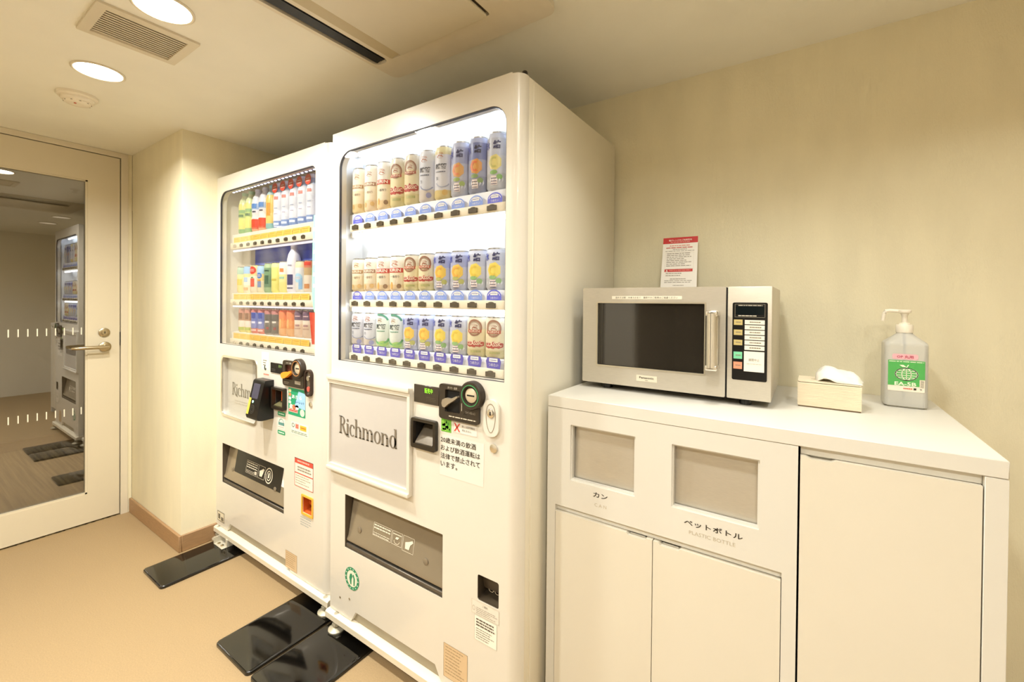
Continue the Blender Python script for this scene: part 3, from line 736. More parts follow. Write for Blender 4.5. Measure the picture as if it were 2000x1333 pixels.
def blue_poster():
    m = bpy.data.materials.new('blue_poster'); m.use_nodes = True; nt = m.node_tree; b = nt.nodes['Principled BSDF']
    tc = nt.nodes.new('ShaderNodeTexCoord'); n = nt.nodes.new('ShaderNodeTexWave'); n.inputs['Scale'].default_value = 2.2; n.inputs['Distortion'].default_value = 6; n.inputs['Detail'].default_value = 2
    rp = nt.nodes.new('ShaderNodeValToRGB'); rp.color_ramp.elements[0].color = (*s2l('#5a6ad8'), 1); rp.color_ramp.elements[1].color = (*s2l('#a4b0f0'), 1)
    nt.links.new(tc.outputs['Object'], n.inputs[0]); nt.links.new(n.outputs['Fac'], rp.inputs[0]); nt.links.new(rp.outputs[0], b.inputs['Base Color']); b.inputs['Roughness'].default_value = .2
    return m
BP = blue_poster()
B(-2.33, -1.605, LY + .110, LY + .1135, 1.19, 1.470).build('backing_poster', BP, lm)
B(-2.12, -1.605, LY + .110, LY + .1135, 1.475, 1.775).build('backing_poster', BP, lm)
MB().plate([(-1.672, 1.168), (-1.624, 1.168), (-1.624, 1.040), (-1.652, 1.040)], [], LY + .009, LY + .0105, 'Y').build('red_card', ink('#d94a35'), lm)
LED = mat('led_dot', '#e8ecff', .4, emit=(.78, .80, 1.0), estr=3.2)
lb_ = B(-2.45, -1.62, LY + .045, LY + .060, 1.765, 1.772).build('led_bar', mat('led_bar_violet', '#8f8ab8', .4, var=.03), lm)
m0 = None
for k in range(26):
    x = -2.43 + k * .0313
    if m0 is None: o = MB().box(-.0055, .0055, -.004, .004, -.003, 0, .001, 1).build('led', LED, lb_, local=True); m0 = o.data
    else: o = bpy.data.objects.new('led', m0); COL.objects.link(o); o.parent = lb_
    o.location = Vector((x, LY + .052, 1.7648)) - wloc(lb_)
for z in (1.465, 1.184):
    MB().lathe([(.005, -2.44), (.005, -1.63)], (0, LY + .058, z), 10, 'X').build('light_tube', mat('lamp_tube2', '#f0eefa', .4, emit=(.86, .86, 1.0), estr=.6), lm)
lbx = [-2.377 + .0681 * k for k in range(10)]
yel, yel2 = ink('#f6d368'), ink('#ecb650')
for nm, z0, z1, bz in (('shelf', 1.470, 1.502, 1.4865), ('shelf', 1.188, 1.218, 1.202), ('shelf', .995, 1.022, 1.003)):
    so = shelf_unit(lm, nm, -2.430, -1.640, LY + .036, LY + .100, z0, z1, lbx, bz, .026, .017, 1)
    for k, x in enumerate(lbx):
        f = Flat(); f.rect(x - .030, z1 + .001, x + .036, z1 + .027, yel, 1); f.frame(x - .029, z1 + .002, x + .035, z1 + .026, .0008, yel2, 2)
        f.lines(x - .024, x + .030, z1 + .016, 2, .009, .005, yel2, 2, seed=k, ragged=.2); f.build('price_card', so, on_y(LY + .044))
# green hanging banner inside the glass
f = Flat(); gb = mat('banner_green', '#8fdcb4', .4)
f.poly([(-1.640, 1.50), (-1.634, 1.556), (-1.621, 1.556), (-1.621, 1.170), (-1.628, 1.170), (-1.638, 1.20), (-1.645, 1.25)], gb, 1)
for k in range(6): f.disc(-1.631, 1.50 - k * .045, .006, .008, WHITE, 2, 12)
f.build('green_banner', lm, on_y(LY + .0038, .0004))
# glazed promotional panel
pp = MB().plate(rrect(-2.436, -2.071, .637, .941, .033, 6), [rrect(-2.426, -2.081, .647, .931, .026, 6)], LY - .003, LY + .001, 'Y').build('panel_frame', CHROME, lm)
B(-2.436, -2.071, LY + .0301, LY + .033, .637, .941).build('brand_panel', mat('panel_white', '#f0ece2', .4, var=.01), lm)
B(-2.434, -2.073, LY + .012, LY + .015, .640, .938).build('panel_pane', glassy('panel_glass', (.95, .95, .95), .12), lm)
f = Flat(); serif_word(f, -2.385, .742, .31 / wd, LETTER); f.lines(-2.36, -2.14, .715, 2, .012, .004, ink('#d8d0c2'), 2, seed=2, ragged=.1); f.build('lettering', lm, on_y(LY + .030))
# display, coin unit, lock
dp = MB().box(-1.950, -1.843, LY - .004, LY - .0005, .900, .944, .0015, 1).build('display', mat('display_black', '#1c1a18', .25, var=.05), lm)
f = Flat(); f.text('販売中', -1.868, .926, h=.012, w=.026, m=mat('green_led_dim', '#6f8f4a', .5, emit='#6f8f4a', estr=.5), layer=1); f.lines(-1.938, -1.905, .915, 2, .006, .002, ink('#5a554c'), 1, seed=3); f.build('display_digits', dp, on_y(LY - .004))
cp = MB().plate(rrect(-1.838, -1.679, .858, .964, .014, 5), [rrect(-1.818, -1.760, .886, .946, .004, 3)], LY - .010, LY - .0005, 'Y')
cp.lathe([(.039, LY - .0005), (.039, LY - .018), (.036, LY - .022), (.028, LY - .022), (.026, LY - .013)], (-1.714, 0, .939), 36, 'Y')
cpo = cp.build('coin_unit', BROWNP, lm)
B(-1.819, -1.759, LY - .0008, LY - .0003, .885, .947).build('lever_recess', mat('recess_red', '#4a1f14', .5, var=.05), cpo)
MB().plate([(-1.832, .896), (-1.828, .910), (-1.812, .916), (-1.790, .916), (-1.758, .926), (-1.755, .918), (-1.775, .905), (-1.800, .892), (-1.820, .888)], [], LY - .022, LY - .008, 'Y').build('return_lever', mat('lever_orange', '#f0932b', .3, emit='#f0932b', estr=.15), cpo)
MB().lathe([(.022, LY - .013), (.022, LY - .0155), (.020, LY - .0165)], (-1.714, 0, .939), 30, 'Y').build('coin_slot_disc', mat('slot_plate', '#d9cbb0', .3, .3), cpo)
B(-1.724, -1.700, LY - .0175, LY - .0160, .937, .941).build('coin_slot', DARK, cpo)
MB().plate(ell(-1.714, .939, .031, .031, 36), [ell(-1.714, .939, .028, .028, 36)], LY - .0230, LY - .0215, 'Y').build('bronze_ring', ink('#a8713f'), cpo)
f = Flat(); f.text('おつり・返却', -1.790, .950, h=.008, w=.040, m=ink('#d8cdb8'), layer=1); f.lines(-1.825, -1.775, .872, 2, .006, .003, ink('#8d8270'), 1, seed=5); f.rect(-1.742, .872, -1.700, .886, ink('#8d8270'), 1); f.build('coin_unit_print', cpo, on_y(LY - .010))
ov = MB().plate(rrect(-1.670, -1.624, .832, .940, .022, 8), [rrect(-1.663, -1.631, .839, .933, .015, 6)], LY - .012, LY - .0005, 'Y').build('lock_plate', mat('lock_brown', '#3a2a22', .3, .3), lm)
MB().plate(rrect(-1.663, -1.631, .839, .933, .015, 6), [], LY - .006, LY - .0005, 'Y').build('lock_face', mat('lock_grey', '#8a8072', .25, .7), ov)
MB().lathe([(.010, LY - .006), (.010, LY - .009)], (-1.647, 0, .862), 16, 'Y').build('red_button', ink('#e0574a'), ov)
MB().lathe([(.010, LY - .006), (.010, LY - .011)], (-1.647, 0, .905), 16, 'Y').build('lock_cylinder', CHROME, ov)
MB().lathe([(.010, LY - .0005), (.010, LY - .004), (.005, LY - .005)], (-1.640, 0, .800), 18, 'Y').build('key_screw', CHROME, lm)
# bill slot
bl = MB().plate(rrect(-1.922, -1.820, .748, .842, .008, 4), [rrect(-1.912, -1.830, .760, .832, .002, 2)], LY - .016, LY - .0005, 'Y').build('bill_slot', mat('bezel_brown', '#2a231b', .3, var=.05), lm)
rec = MB(); rec.box(-1.915, -1.827, LY + .045, LY + .049, .754, .836); rec.box(-1.918, -1.9145, LY + .0301, LY + .049, .754, .836); rec.box(-1.8275, -1.824, LY + .0301, LY + .049, .754, .836); rec.build('slot_recess', DARK, bl)
sleeve(bl, -1.914, -1.828, .756, .834, LY, DARK)
B(-1.888, -1.838, LY + .012, LY + .040, .778, .826, .002, 1).build('orange_insert', mat('insert_orange', '#ee6a25', .4, emit='#ee6a25', estr=.35), bl)
MB().plate([(LY - .010, .760), (LY + .03, .778), (LY + .03, .782), (LY - .011, .764)], [], -1.906, -1.836, 'X').build('bill_ramp', mat('ramp_olive', '#6f6a4a', .3, .2), bl)
# contactless card reader
cr_ = MB().plate([(LY - .0005, .700), (LY - .0005, .868), (LY - .034, .868), (LY - .040, .862), (LY - .072, .716), (LY - .068, .703), (LY - .050, .698)], [], -2.022, -1.926, 'X')
cro = cr_.build('card_reader', BLACK, lm)
def on_reader(x, z, l):
    q = (.862 - z) / (.862 - .716); return (x, LY - .040 - .032 * q - .0008 * l, z)
f = Flat(); f.rect(-2.008, .790, -1.952, .852, mat('reader_screen', '#4a4858', .15, var=.05), 1); f.build('reader_screen', cro, on_reader)
f = Flat(); f.rect(-2.021, .722, -2.003, .790, mat('reader_yellow', '#e6c94f', .4), 1); f.build('yellow_label', cro, on_reader)
f = Flat(); f.disc(-1.986, .776, .006, .005, mat('reader_led', '#c8ffe0', .4, emit='#a8ffd0', estr=3), 1, 14); f.build('status_lamp', cro, on_reader)
f = Flat(); f.ring(-1.980, .745, .018, .018, .0015, ink('#55524c'), 1, 24); f.ring(-1.980, .745, .010, .010, .0015, ink('#55524c'), 1, 24); f.build('touch_pad', cro, on_reader)
# posters and stickers
def _gp(f):
    g = ink('#1f9a6c'); f.poly([(-1.808, .737), (-1.680, .737), (-1.680, .850), (-1.808, .850)], g, 1)
    f.poly([(-1.76, .775), (-1.680, .770), (-1.680, .836), (-1.73, .842)], ink('#9cc9e8'), 2)
    f.text('あたる', -1.742, .808, h=.016, w=.075, m=ink('#e9f6f2'), layer=3, bold=.02); f.text('ルーレット', -1.722, .790, h=.012, w=.07, m=ink('#2c5f9a'), layer=3, bold=.01)
    for k, c in enumerate(('#e8d9a0', '#f08a5a', '#e6f0e8', '#d8e8d8')): f.disc(-1.795, .838 - k * .016, .010, .007, ink(c), 2, 12)
    for k, c in enumerate(('#f0ead0', '#ee7a58', '#f4f0e4')): f.disc(-1.785 + k * .022, .772, .013, .011, ink(c), 2, 14)
    f.rect(-1.803, .750, -1.735, .764, ink('#f3b8ac'), 2); f.lines(-1.800, -1.738, .754, 1, .01, .006, ink('#e0574a'), 3, seed=8, ragged=0); f.disc(-1.702, .756, .017, .015, ink('#d6efc9'), 2, 16)
sticker(lm, LY, 'poster', _gp, 'small green and blue poster')
def _pay(f):
    g = ink('#2f9a68'); f.poly(rrect(-1.893, -1.832, .720, .737, .005, 3), g, 1); f.poly(rrect(-1.893, -1.832, .640, .657, .005, 3), g, 1)
    f.lines(-1.885, -1.840, .726, 1, .01, .005, ink('#d8eee0'), 2, seed=2, ragged=0); f.lines(-1.885, -1.840, .646, 1, .01, .005, ink('#d8eee0'), 2, seed=3, ragged=0)
    f.rect(-1.891, .664, -1.834, .714, ink('#ece6da'), 1); f.ring(-1.8625, .690, .020, .018, .003, ink('#4f8f86'), 2, 18, 0, 180); f.rect(-1.886, .680, -1.839, .692, ink('#5a8f8a'), 2); f.lines(-1.888, -1.837, .671, 1, .01, .002, ink('#c98f8a'), 2, seed=4)
sticker(lm, LY, 'sticker', _pay, 'white and green payment sticker')
def _lg(f):
    f.rect(-1.786, .660, -1.655, .712, ink('#ece6da'), 1); f.ring(-1.770, .697, .010, .009, .003, ink('#4a6a5a'), 2, 16); f.rect(-1.752, .686, -1.728, .706, ink('#ee9a88'), 2); f.lines(-1.75, -1.73, .698, 2, .007, .003, ink('#d84a3a'), 3, seed=2, ragged=0)
    f.rect(-1.718, .684, -1.672, .704, ink('#efb93c'), 2); f.lines(-1.714, -1.676, .692, 1, .01, .005, ink('#d08a24'), 3, seed=3, ragged=0); f.lines(-1.782, -1.662, .672, 2, .006, .003, ink('#7f9a88'), 2, seed=5, ragged=.1)
sticker(lm, LY, 'sticker', _lg, 'white sticker with a row of small payment logos')
def _sm(f):
    f.rect(-2.034, .905, -1.968, .985, ink('#ece6da'), 1); f.disc(-2.000, .915, .010, .012, ink('#3c4038'), 2, 14); f.disc(-1.994, .919, .005, .007, ink('#eef0e2'), 3, 10); f.lines(-2.020, -1.985, .945, 3, .010, .004, ink('#8f8a7a'), 2, seed=4)
    f.rect(-2.022, .876, -1.958, .897, ink('#f6d8c8'), 1); f.lines(-2.015, -1.963, .882, 1, .01, .007, ink('#e68f7c'), 2, seed=2, ragged=.1)
sticker(lm, LY, 'sticker', _sm, 'pale sticker with a tiny dark emblem and a pink strip')
def _rn(f):
    r = ink('#d8503f'); f.rect(-1.756, .450, -1.622, .566, ink('#efe6d8'), 1); f.frame(-1.756, .450, -1.622, .566, .002, r, 2); f.rect(-1.756, .545, -1.622, .566, r, 2); f.rect(-1.756, .503, -1.622, .507, r, 2)
    f.lines(-1.735, -1.640, .553, 1, .01, .006, ink('#f0b8a8'), 3, seed=2, ragged=.1); f.lines(-1.735, -1.632, .528, 2, .011, .006, ink('#9a8f80'), 2, seed=6, ragged=.1); f.lines(-1.748, -1.640, .493, 4, .010, .003, ink('#b0a594'), 2, seed=7)
sticker(lm, LY, 'notice_sticker', _rn, 'white notice with a red heading and red border')
fr = MB().plate(rrect(-1.702, -1.620, .346, .428, .004, 3), [rrect(-1.694, -1.627, .354, .420, .003, 2)], LY - .004, LY - .0005, 'Y').build('coin_return_frame', mat('return_yellow', '#f2b544', .4), lm)
coin_return(lm, LY, -1.694, -1.627, .354, .420, mat('return_orange', '#c75c26', .35, var=.06))
def _ct(f): f.lines(-1.712, -1.630, .330, 4, .010, .0028, ink('#a5adb0'), 1, seed=3)
sticker(lm, LY, 'coin_return_print', _ct)
def _cc(f):
    f.rect(-1.824, .086, -1.736, .158, mat('cert_tan', '#d9bd96', .4), 1); f.frame(-1.824, .086, -1.736, .158, .0008, ink('#9a8260'), 2); f.lines(-1.818, -1.742, .148, 7, .0085, .002, ink('#a8906c'), 2, seed=3)
sticker(lm, LY, 'rating_plate', _cc, 'tan rating plate of fine print')
def _sp(f):
    f.rect(-2.470, .100, -2.395, .148, ink('#e8dcc2'), 1); f.frame(-2.470, .100, -2.395, .148, .003, ink('#5c5344'), 2); f.rect(-2.460, .110, -2.44, .135, ink('#5c5344'), 2); f.rect(-2.430, .106, -2.405, .124, ink('#6c6354'), 2)
sticker(lm, LY, 'sticker', _sp, 'tiny black and white label at the lower corner')
def _pl(f):
    f.rect(-2.330, .372, -1.902, .492, BLACK, 1); m = ink('#dcd4c0')
    f.frame(-2.222, .392, -2.110, .448, .0012, m, 2); f.frame(-2.106, .392, -2.050, .448, .0012, m, 2); f.lines(-2.216, -2.116, .438, 3, .010, .004, m, 3, seed=3, ragged=.1); f.lines(-2.216, -2.116, .404, 2, .006, .002, m, 3, seed=4, ragged=.1)
    f.poly([(-2.092, .402), (-2.070, .402), (-2.062, .420), (-2.056, .436), (-2.064, .440), (-2.082, .430), (-2.096, .424)], m, 3); f.rect(-2.138, .398, -2.118, .412, m, 3)
    f.ring(-2.012, .420, .033, .034, .005, m, 3, 26); f.ring(-2.012, .420, .019, .022, .004, m, 3, 22); f.rect(-2.018, .410, -2.006, .432, m, 3)
    f.rect(-1.900, .400, -1.848, .494, ink('#f0ece6'), 2); f.disc(-1.866, .452, .017, .024, ink('#d8342f'), 3, 20)
port(lm, LY, -2.420, -1.841, .303, .500, mat('smoked_flap_pale', '#94866e', .2, .2, var=.05, vscale=8), _pl, STEELD)

# ------------------------------------------------------------------ drinks on show
ORD = ['first', 'second', 'third', 'fourth', 'fifth', 'sixth', 'seventh', 'eighth', 'ninth', 'tenth']
def can_body(h, r, body_m, neck=.9):
    return MB().lathe([(r * .80, 0), (r * .88, .003), (r, .009), (r, h - .020), (r * .985, h - .014), (r * neck, h - .005), (r * neck, h - .004)], n=28), body_m
def make_can(name, h, r, bm_, printer, label, loc, group):
    t = thing(name, label, 'can', loc, group)
    mb, m = can_body(h, r, bm_); mb.build('body', m, t, local=True)
    MB().lathe([(r * .9, h - .004), (r * .91, h), (r * .86, h), (r * .84, h - .004), (.001, h - .004)], n=28).build('lid', ALU, t, local=True)
    if printer:
        f = Flat(); printer(f, h, r); f.build('print', t, on_cyl(r, .30, .0007), local=True)
    return t
def copy_thing(src, loc, label):
    o = src.copy(); COL.objects.link(o); o.location = loc; o['label'] = label
    for c in src.children:
        d = c.copy(); COL.objects.link(d); d.parent = o
    return o

def emblem(f, cx, cz, s, c):
    """winged-beast style crest made of swept arcs"""
    for i, (a, b, q) in enumerate(((20, 150, 1.0), (30, 160, .72), (200, 330, .8))): f.ring(cx + (.1 * i - .1) * s, cz - .1 * s * i, s * q, s * q * .62, s * .17, c, 1, 14, a, b, s * .04)
    f.poly([(cx - .7 * s, cz - .35 * s), (cx - .2 * s, cz + .1 * s), (cx + .5 * s, cz - .1 * s), (cx + .9 * s, cz - .45 * s), (cx + .35 * s, cz - .3 * s), (cx - .1 * s, cz - .25 * s)], c, 1)
GOLDI, REDI, BRN, NAVY = ink('#c9a46a'), ink('#c63a35'), ink('#8a6a4e'), ink('#23305c')
def p_ichiban(c1):
    def p(f, h, r):
        emblem(f, 0, h * .80, .014, c1); f.rect(-.026, h * .545, .026, h * .545 + .013, c1, 1, 8); f.text('KIRIN', 0, h * .545 + .002, h=.009, w=.040, m=ink('#f4ead4'), layer=2, bold=.02)
        f.text('一番搾り', .0, h * .38, h=.009, w=.030, m=BRN, layer=1); f.disc(.014, h * .16, .008, .008, GOLDI, 1, 16); f.disc(-.014, h * .14, .006, .009, GOLDI, 1, 14)
    return p
def p_lager(f, h, r):
    emblem(f, -.002, h * .78, .016, ink('#b5624a')); f.rect(-.030, h * .52, .030, h * .52 + .016, REDI, 1, 10); f.text('KIRIN', 0, h * .52 + .003, h=.011, w=.044, m=ink('#f8efe0'), layer=2, bold=.02)
    f.text('一番搾り', 0, h * .37, h=.009, w=.034, m=ink('#3f3a34'), layer=1); f.disc(.016, h * .14, .008, .008, BRN, 1, 16); f.disc(-.012, h * .16, .005, .012, ink('#e0a054'), 1, 14)
def p_classic(f, h, r):
    s = .024; f.ring(0, h * .72, s, s * 1.05, .0055, ink('#9a6f58'), 1, 30); f.ring(0, h * .72, s * .72, s * .74, .0015, ink('#b08a70'), 1, 30); emblem(f, 0, h * .74, .013, ink('#a5604a'))
    f.rect(-.022, h * .60, .022, h * .60 + .009, ink('#b5563f'), 2, 8); f.text('KIRIN', 0, h * .60 + .0015, h=.0065, w=.032, m=ink('#f4e8d2'), layer=3)
    f.blob([(-.030, h * .28), (-.018, h * .25), (0, h * .245), (.018, h * .25), (.030, h * .28), (.031, h * .36), (.022, h * .40), (0, h * .41), (-.022, h * .40), (-.031, h * .36)], ink('#b03a32'), 1)
    f.text('CLASSIC', 0, h * .30, h=.012, w=.050, m=ink('#f0dcc0'), layer=2, bold=.02); f.rect(-.012, h * .12, .020, h * .17, ink('#a8a46a'), 1, 6)
def p_kirin(c_arc, low):
    def p(f, h, r):
        emblem(f, -.004, h * .82, .015, ink('#b5705a')); f.text('麒麟', 0, h * .56, h=.017, w=.040, m=ink('#26283a'), layer=2, bold=.03); f.lines(-.018, .018, h * .50, 1, .01, .003, ink('#5a6078'), 2, seed=4)
        f.ring(.006, h * .35, .026, h * .14, .004, c_arc, 1, 16, 200, 330); f.disc(.014, h * .12, .009, .009, low, 1, 16); f.text('生', -.012, h * .36, h=.010, m=ink('#4a5066'), layer=2)
    return p
def p_green(f, h, r):
    g = ink('#5aa86a'); f.ring(-.004, h * .74, .034, h * .24, .007, ink('#4f9a86'), 1, 16, 15, 110); f.ring(.0, h * .30, .034, h * .20, .008, g, 1, 18, 190, 350); emblem(f, -.006, h * .80, .013, ink('#a8836a'))
    f.text('麒麟', 0, h * .54, h=.018, w=.040, m=ink('#2a4048'), layer=2, bold=.03); f.lines(-.018, .018, h * .47, 1, .01, .003, ink('#4f8f7a'), 2, seed=4); f.disc(.010, h * .12, .018, .010, ink('#9cc26a'), 1, 16)
def p_hyo(fruit, fruit2, low, txt='#2a2f66', side='#3a4ab0'):
    def p(f, h, r):
        t = ink(txt); f.text('結', .006, h * .70, h=.024, w=.022, m=t, layer=2, bold=.04); f.text('氷', -.024, h * .70, h=.022, w=.016, m=ink(side), layer=2, bold=.03)
        f.blob([(.0 + .019 * math.cos(R(360 * k / 14)) * (1 + .12 * (k % 2)), h * .47 + .021 * math.sin(R(360 * k / 14)) * (1 + .12 * (k % 2))) for k in range(14)], ink(fruit), 1)
        f.ring(-.002, h * .47, .015, .016, .006, ink(fruit2), 2, 12, 60, 300)
        f.disc(.014, h * .22, .009, .008, ink(low), 1, 14); f.disc(-.004, h * .30, .012, .006, ink(low), 1, 14); f.rect(-.012, h * .08, .008, h * .24, ink('#e6d6d2'), 1, 4); f.lines(-.011, .007, h * .19, 3, .008, .002, t, 2, seed=8)
        for k in range(6):   # cut-diamond flashes
            x = -.026 + .0095 * k; f.poly([(x, h * .12), (x + .004, h * .17), (x + .002, h * .23)], ink('#f2f5fb'), 1)
    return p
CAN_M = {
 'ichi': ('#efe2c8', [(0, '#e6cf9c'), (.22, '#efe0c0'), (.5, '#f4ecda')]),
 'ichi_b': ('', [(0, '#ead2ae'), (.25, '#f0e4cc'), (.6, '#f1eade')]),
 'lager': ('', [(0, '#ecd0a4'), (.2, '#f2e4cc'), (.6, '#ece8e0')]),
 'classic': ('', [(0, '#d9cc98'), (.22, '#e8dcb8'), (.7, '#ded6c4')]),
 'silver': ('', [(0, '#d8cfc8'), (.25, '#d9dce8'), (.8, '#dfe2ec')]),
 'pale_yellow': ('', [(0, '#dcc88c'), (.18, '#dfe0ea'), (.85, '#ece2b0')]),
 'green': ('', [(0, '#c9dcae'), (.2, '#e4ece6'), (.85, '#d8e8ee')]),
 'hyo': ('', [(0, '#b9bccb'), (.3, '#c4c8dc'), (.6, '#a8b0d8'), (.9, '#c8d0ee')]),
 'hyo_d': ('', [(0, '#8f96b0'), (.3, '#a4aac8'), (.6, '#7884bc'), (.9, '#b4bee4')]),
 'hyo_s': ('', [(0, '#c4c6cc'), (.3, '#d2d4de'), (.6, '#c4c9dc'), (.9, '#d0d8f0')]),
}
KINDS = {
 'ichi': ('ichi', p_ichiban(ink('#b5895c')), 'cream beer can with a tan band'),
 'ichi_b': ('ichi_b', p_ichiban(ink('#a87a66')), 'pale cream beer can with a brownish crest'),
 'lager': ('lager', p_lager, 'cream beer can with a red band'),
 'classic': ('classic', p_classic, 'cream can with ring crest and red ribbon'),
 'silver': ('silver', p_kirin(ink('#8f95b0'), ink('#8f90b8')), 'silver white can with black characters'),
 'pale_yellow': ('pale_yellow', p_kirin(ink('#a8acc0'), ink('#d0a95a')), 'silver can with yellow top and base'),
 'green': ('green', p_green, 'white can with green arcs'),
 'hyo_or': ('hyo', p_hyo('#e0a860', '#e88a5a', '#9ab05a'), 'blue silver can with an orange fruit'),
 'hyo_do': ('hyo_d', p_hyo('#dc9a4c', '#e0703c', '#7f9a5a', '#1f2348'), 'dark blue silver can with an orange fruit'),
 'hyo_li': ('hyo_s', p_hyo('#e6d684', '#c8c06a', '#7fae5c'), 'silver can with yellow and green fruit'),
 'hyo_ye': ('hyo', p_hyo('#f0c95a', '#eeb04a', '#b8b86a'), 'blue silver can with a golden fruit'),
 'hyo_le': ('hyo_s', p_hyo('#f0d860', '#e6c848', '#8fb878'), 'silver can with a yellow lemon'),
}
protos = {}
rows = (('top', 1.539, .168, ['ichi', 'ichi_b', 'lager', 'classic', 'classic', 'silver', 'pale_yellow', 'hyo_or', 'hyo_do', 'hyo_li']),
        ('middle', 1.251, .122, ['ichi', 'ichi_b', 'lager', 'lager', 'classic', 'classic', 'hyo_ye', 'hyo_ye', 'hyo_le', 'hyo_le']),
        ('bottom', 1.052, .122, ['silver', 'silver', 'green', 'green', 'hyo_ye', 'hyo_ye', 'hyo_le', 'hyo_le', 'classic', 'classic']))
for rn, z, h, ks in rows:
    ped = MB()
    for k, kd in enumerate(ks):
        x = -1.392 + .0704 * k; loc = (x, RY + .076, z)
        bmn, pf_, desc = KINDS[kd]; size = 'tall ' if h > .15 else ''
        lab = f'{size}{desc}, {ORD[k]} from left, {rn} shelf, right machine'
        key = (kd, h)
        if key in protos: copy_thing(protos[key], loc, lab)
        else: protos[key] = make_can('beer_can', h, .033, band_mat(f'can_{bmn}_{int(h*1000)}', CAN_M[bmn][1], h), pf_, lab, loc, 'cans on show in the right vending machine')
# risers the cans stand on
for (z0, z1) in ((1.482, 1.5388), (1.204, 1.2508), (1.009, 1.0518)):
    B(-1.43, -.668, RY + .0495, RY + .111, z0 + .0005, z1, .002, 1).build('can_riser', LINER, rm)

def make_drink(name, kind, h, r, stops, printer, label, loc, cat, group, cap=None):
    t = thing(name, label, cat, loc, group)
    soft = lambda c: '#' + ''.join('%02x' % int(int(c[i:i + 2], 16) * .80 + 255 * .20) for i in (1, 3, 5))
    m = band_mat('drink_' + kind, [(p, soft(c)) for p, c in stops], h, .3)
    if kind.startswith('can'):
        can_body(h, r, m)[0].build('body', m, t, local=True)
        MB().lathe([(r * .9, h - .004), (r * .91, h), (r * .86, h), (.001, h - .003)], n=24).build('lid', ALU, t, local=True)
    else:
        MB().lathe([(r * .85, 0), (r, .008), (r, h * .34), (r * .95, h * .38), (r, h * .42), (r, h * .68), (r * .82, h * .80), (r * .48, h * .89), (r * .46, h * .925)], n=24).build('body', m, t, local=True)
        MB().lathe([(r * .50, h * .92), (r * .50, h * .995), (r * .44, h), (.001, h)], n=20).build('cap', ink(cap or '#f0f0ee'), t, local=True)
    if printer: f = Flat(); printer(f, h, r); f.build('print', t, on_cyl(r, .35, .0007), local=True)
    return t
def pr_blocks(*blk):
    def p(f, h, r):
        for (x, z, w, hh, c) in blk: f.rect(x - w / 2, h * z, x + w / 2, h * z + hh, ink(c), 1, 6)
    return p
def pr_disc(c, z=.5, s=.018, extra=()):
    def p(f, h, r):
        f.disc(0, h * z, s, s, ink(c), 1, 22)
        f.lines(-s * .6, s * .6, h * z + .002, 2, .007, .003, ink('#f6d8cc'), 2, seed=2, ragged=.1)
        for (x, zz, w, hh, cc) in extra: f.rect(x - w / 2, h * zz, x + w / 2, h * zz + hh, ink(cc), 1, 6)
    return p
LMG = 'drinks on show in the left vending machine'
L1 = [
 ('bottle_tea', 'green and yellow tea bottle', [(0, '#5f9a4a'), (.12, '#d6cf4a'), (.38, '#9fbf50'), (.5, '#5e9a4c'), (.58, '#d8d052'), (.72, '#cfdc9a')], pr_blocks((0, .40, .03, .012, '#2f6a3c'), (0, .20, .026, .020, '#e6dc6a')), '#a8cfa0', 0),
 ('bottle_red', 'white bottle with blue and red label blocks', [(0, '#f0a070'), (.07, '#e0512f'), (.30, '#ece6e2'), (.44, '#e8e6ea'), (.52, '#8fb0dc'), (.66, '#ececf0')], pr_blocks((-.004, .54, .034, .022, '#5a8fd4'), (0, .44, .02, .008, '#5c5664'), (0, .10, .044, .038, '#de4a2c')), '#e8e6ea', 0),
 ('bottle_amber', 'yellow and orange bottle with teal base', [(0, '#7fb8b0'), (.14, '#eec458'), (.5, '#f2c24e'), (.78, '#9fc8c8')], pr_blocks((0, .30, .020, .060, '#e09a3a')), '#9fcfd0', 0),
 ('bottle_white', 'white bottle with blue base', [(0, '#6f8fce'), (.16, '#dfe3ee'), (.6, '#e6e9f2'), (.80, '#a9c8ec')], pr_blocks((0, .62, .022, .014, '#e08f86'), (0, .42, .016, .004, '#a8b2cc'), (0, .30, .016, .004, '#b8b2c8'), (0, .06, .03, .010, '#dfe8fa')), '#eef0f4', 1),
]
seq1 = [0, 0, 1, 1, 2, 3, 3, 3, 3, 3]
LPROT = {}
for k, q in enumerate(seq1):
    kd, desc, stops, prn, cap, disc = L1[q]
    loc = (-2.368 + .0675 * k, LY + .079, 1.548)
    lab = f'{desc}, {ORD[k]} from left on top shelf, left machine'
    if kd in LPROT: copy_thing(LPROT[kd], loc, lab)
    else:
        LPROT[kd] = make_drink('drink_bottle', kd, .208, .0290, stops, prn, lab, loc, 'bottle', LMG, cap)
        if disc:
            f = Flat(); f.disc(0, .183, .023, .023, ink('#e2452f'), 1, 26); f.lines(-.013, .013, .184, 2, .010, .005, ink('#f6cfc4'), 2, seed=3, ragged=.05)
            f.build('round_tag', LPROT[kd], lambda x, z, l: (x, -.026 - .0006 * l, z), local=True)
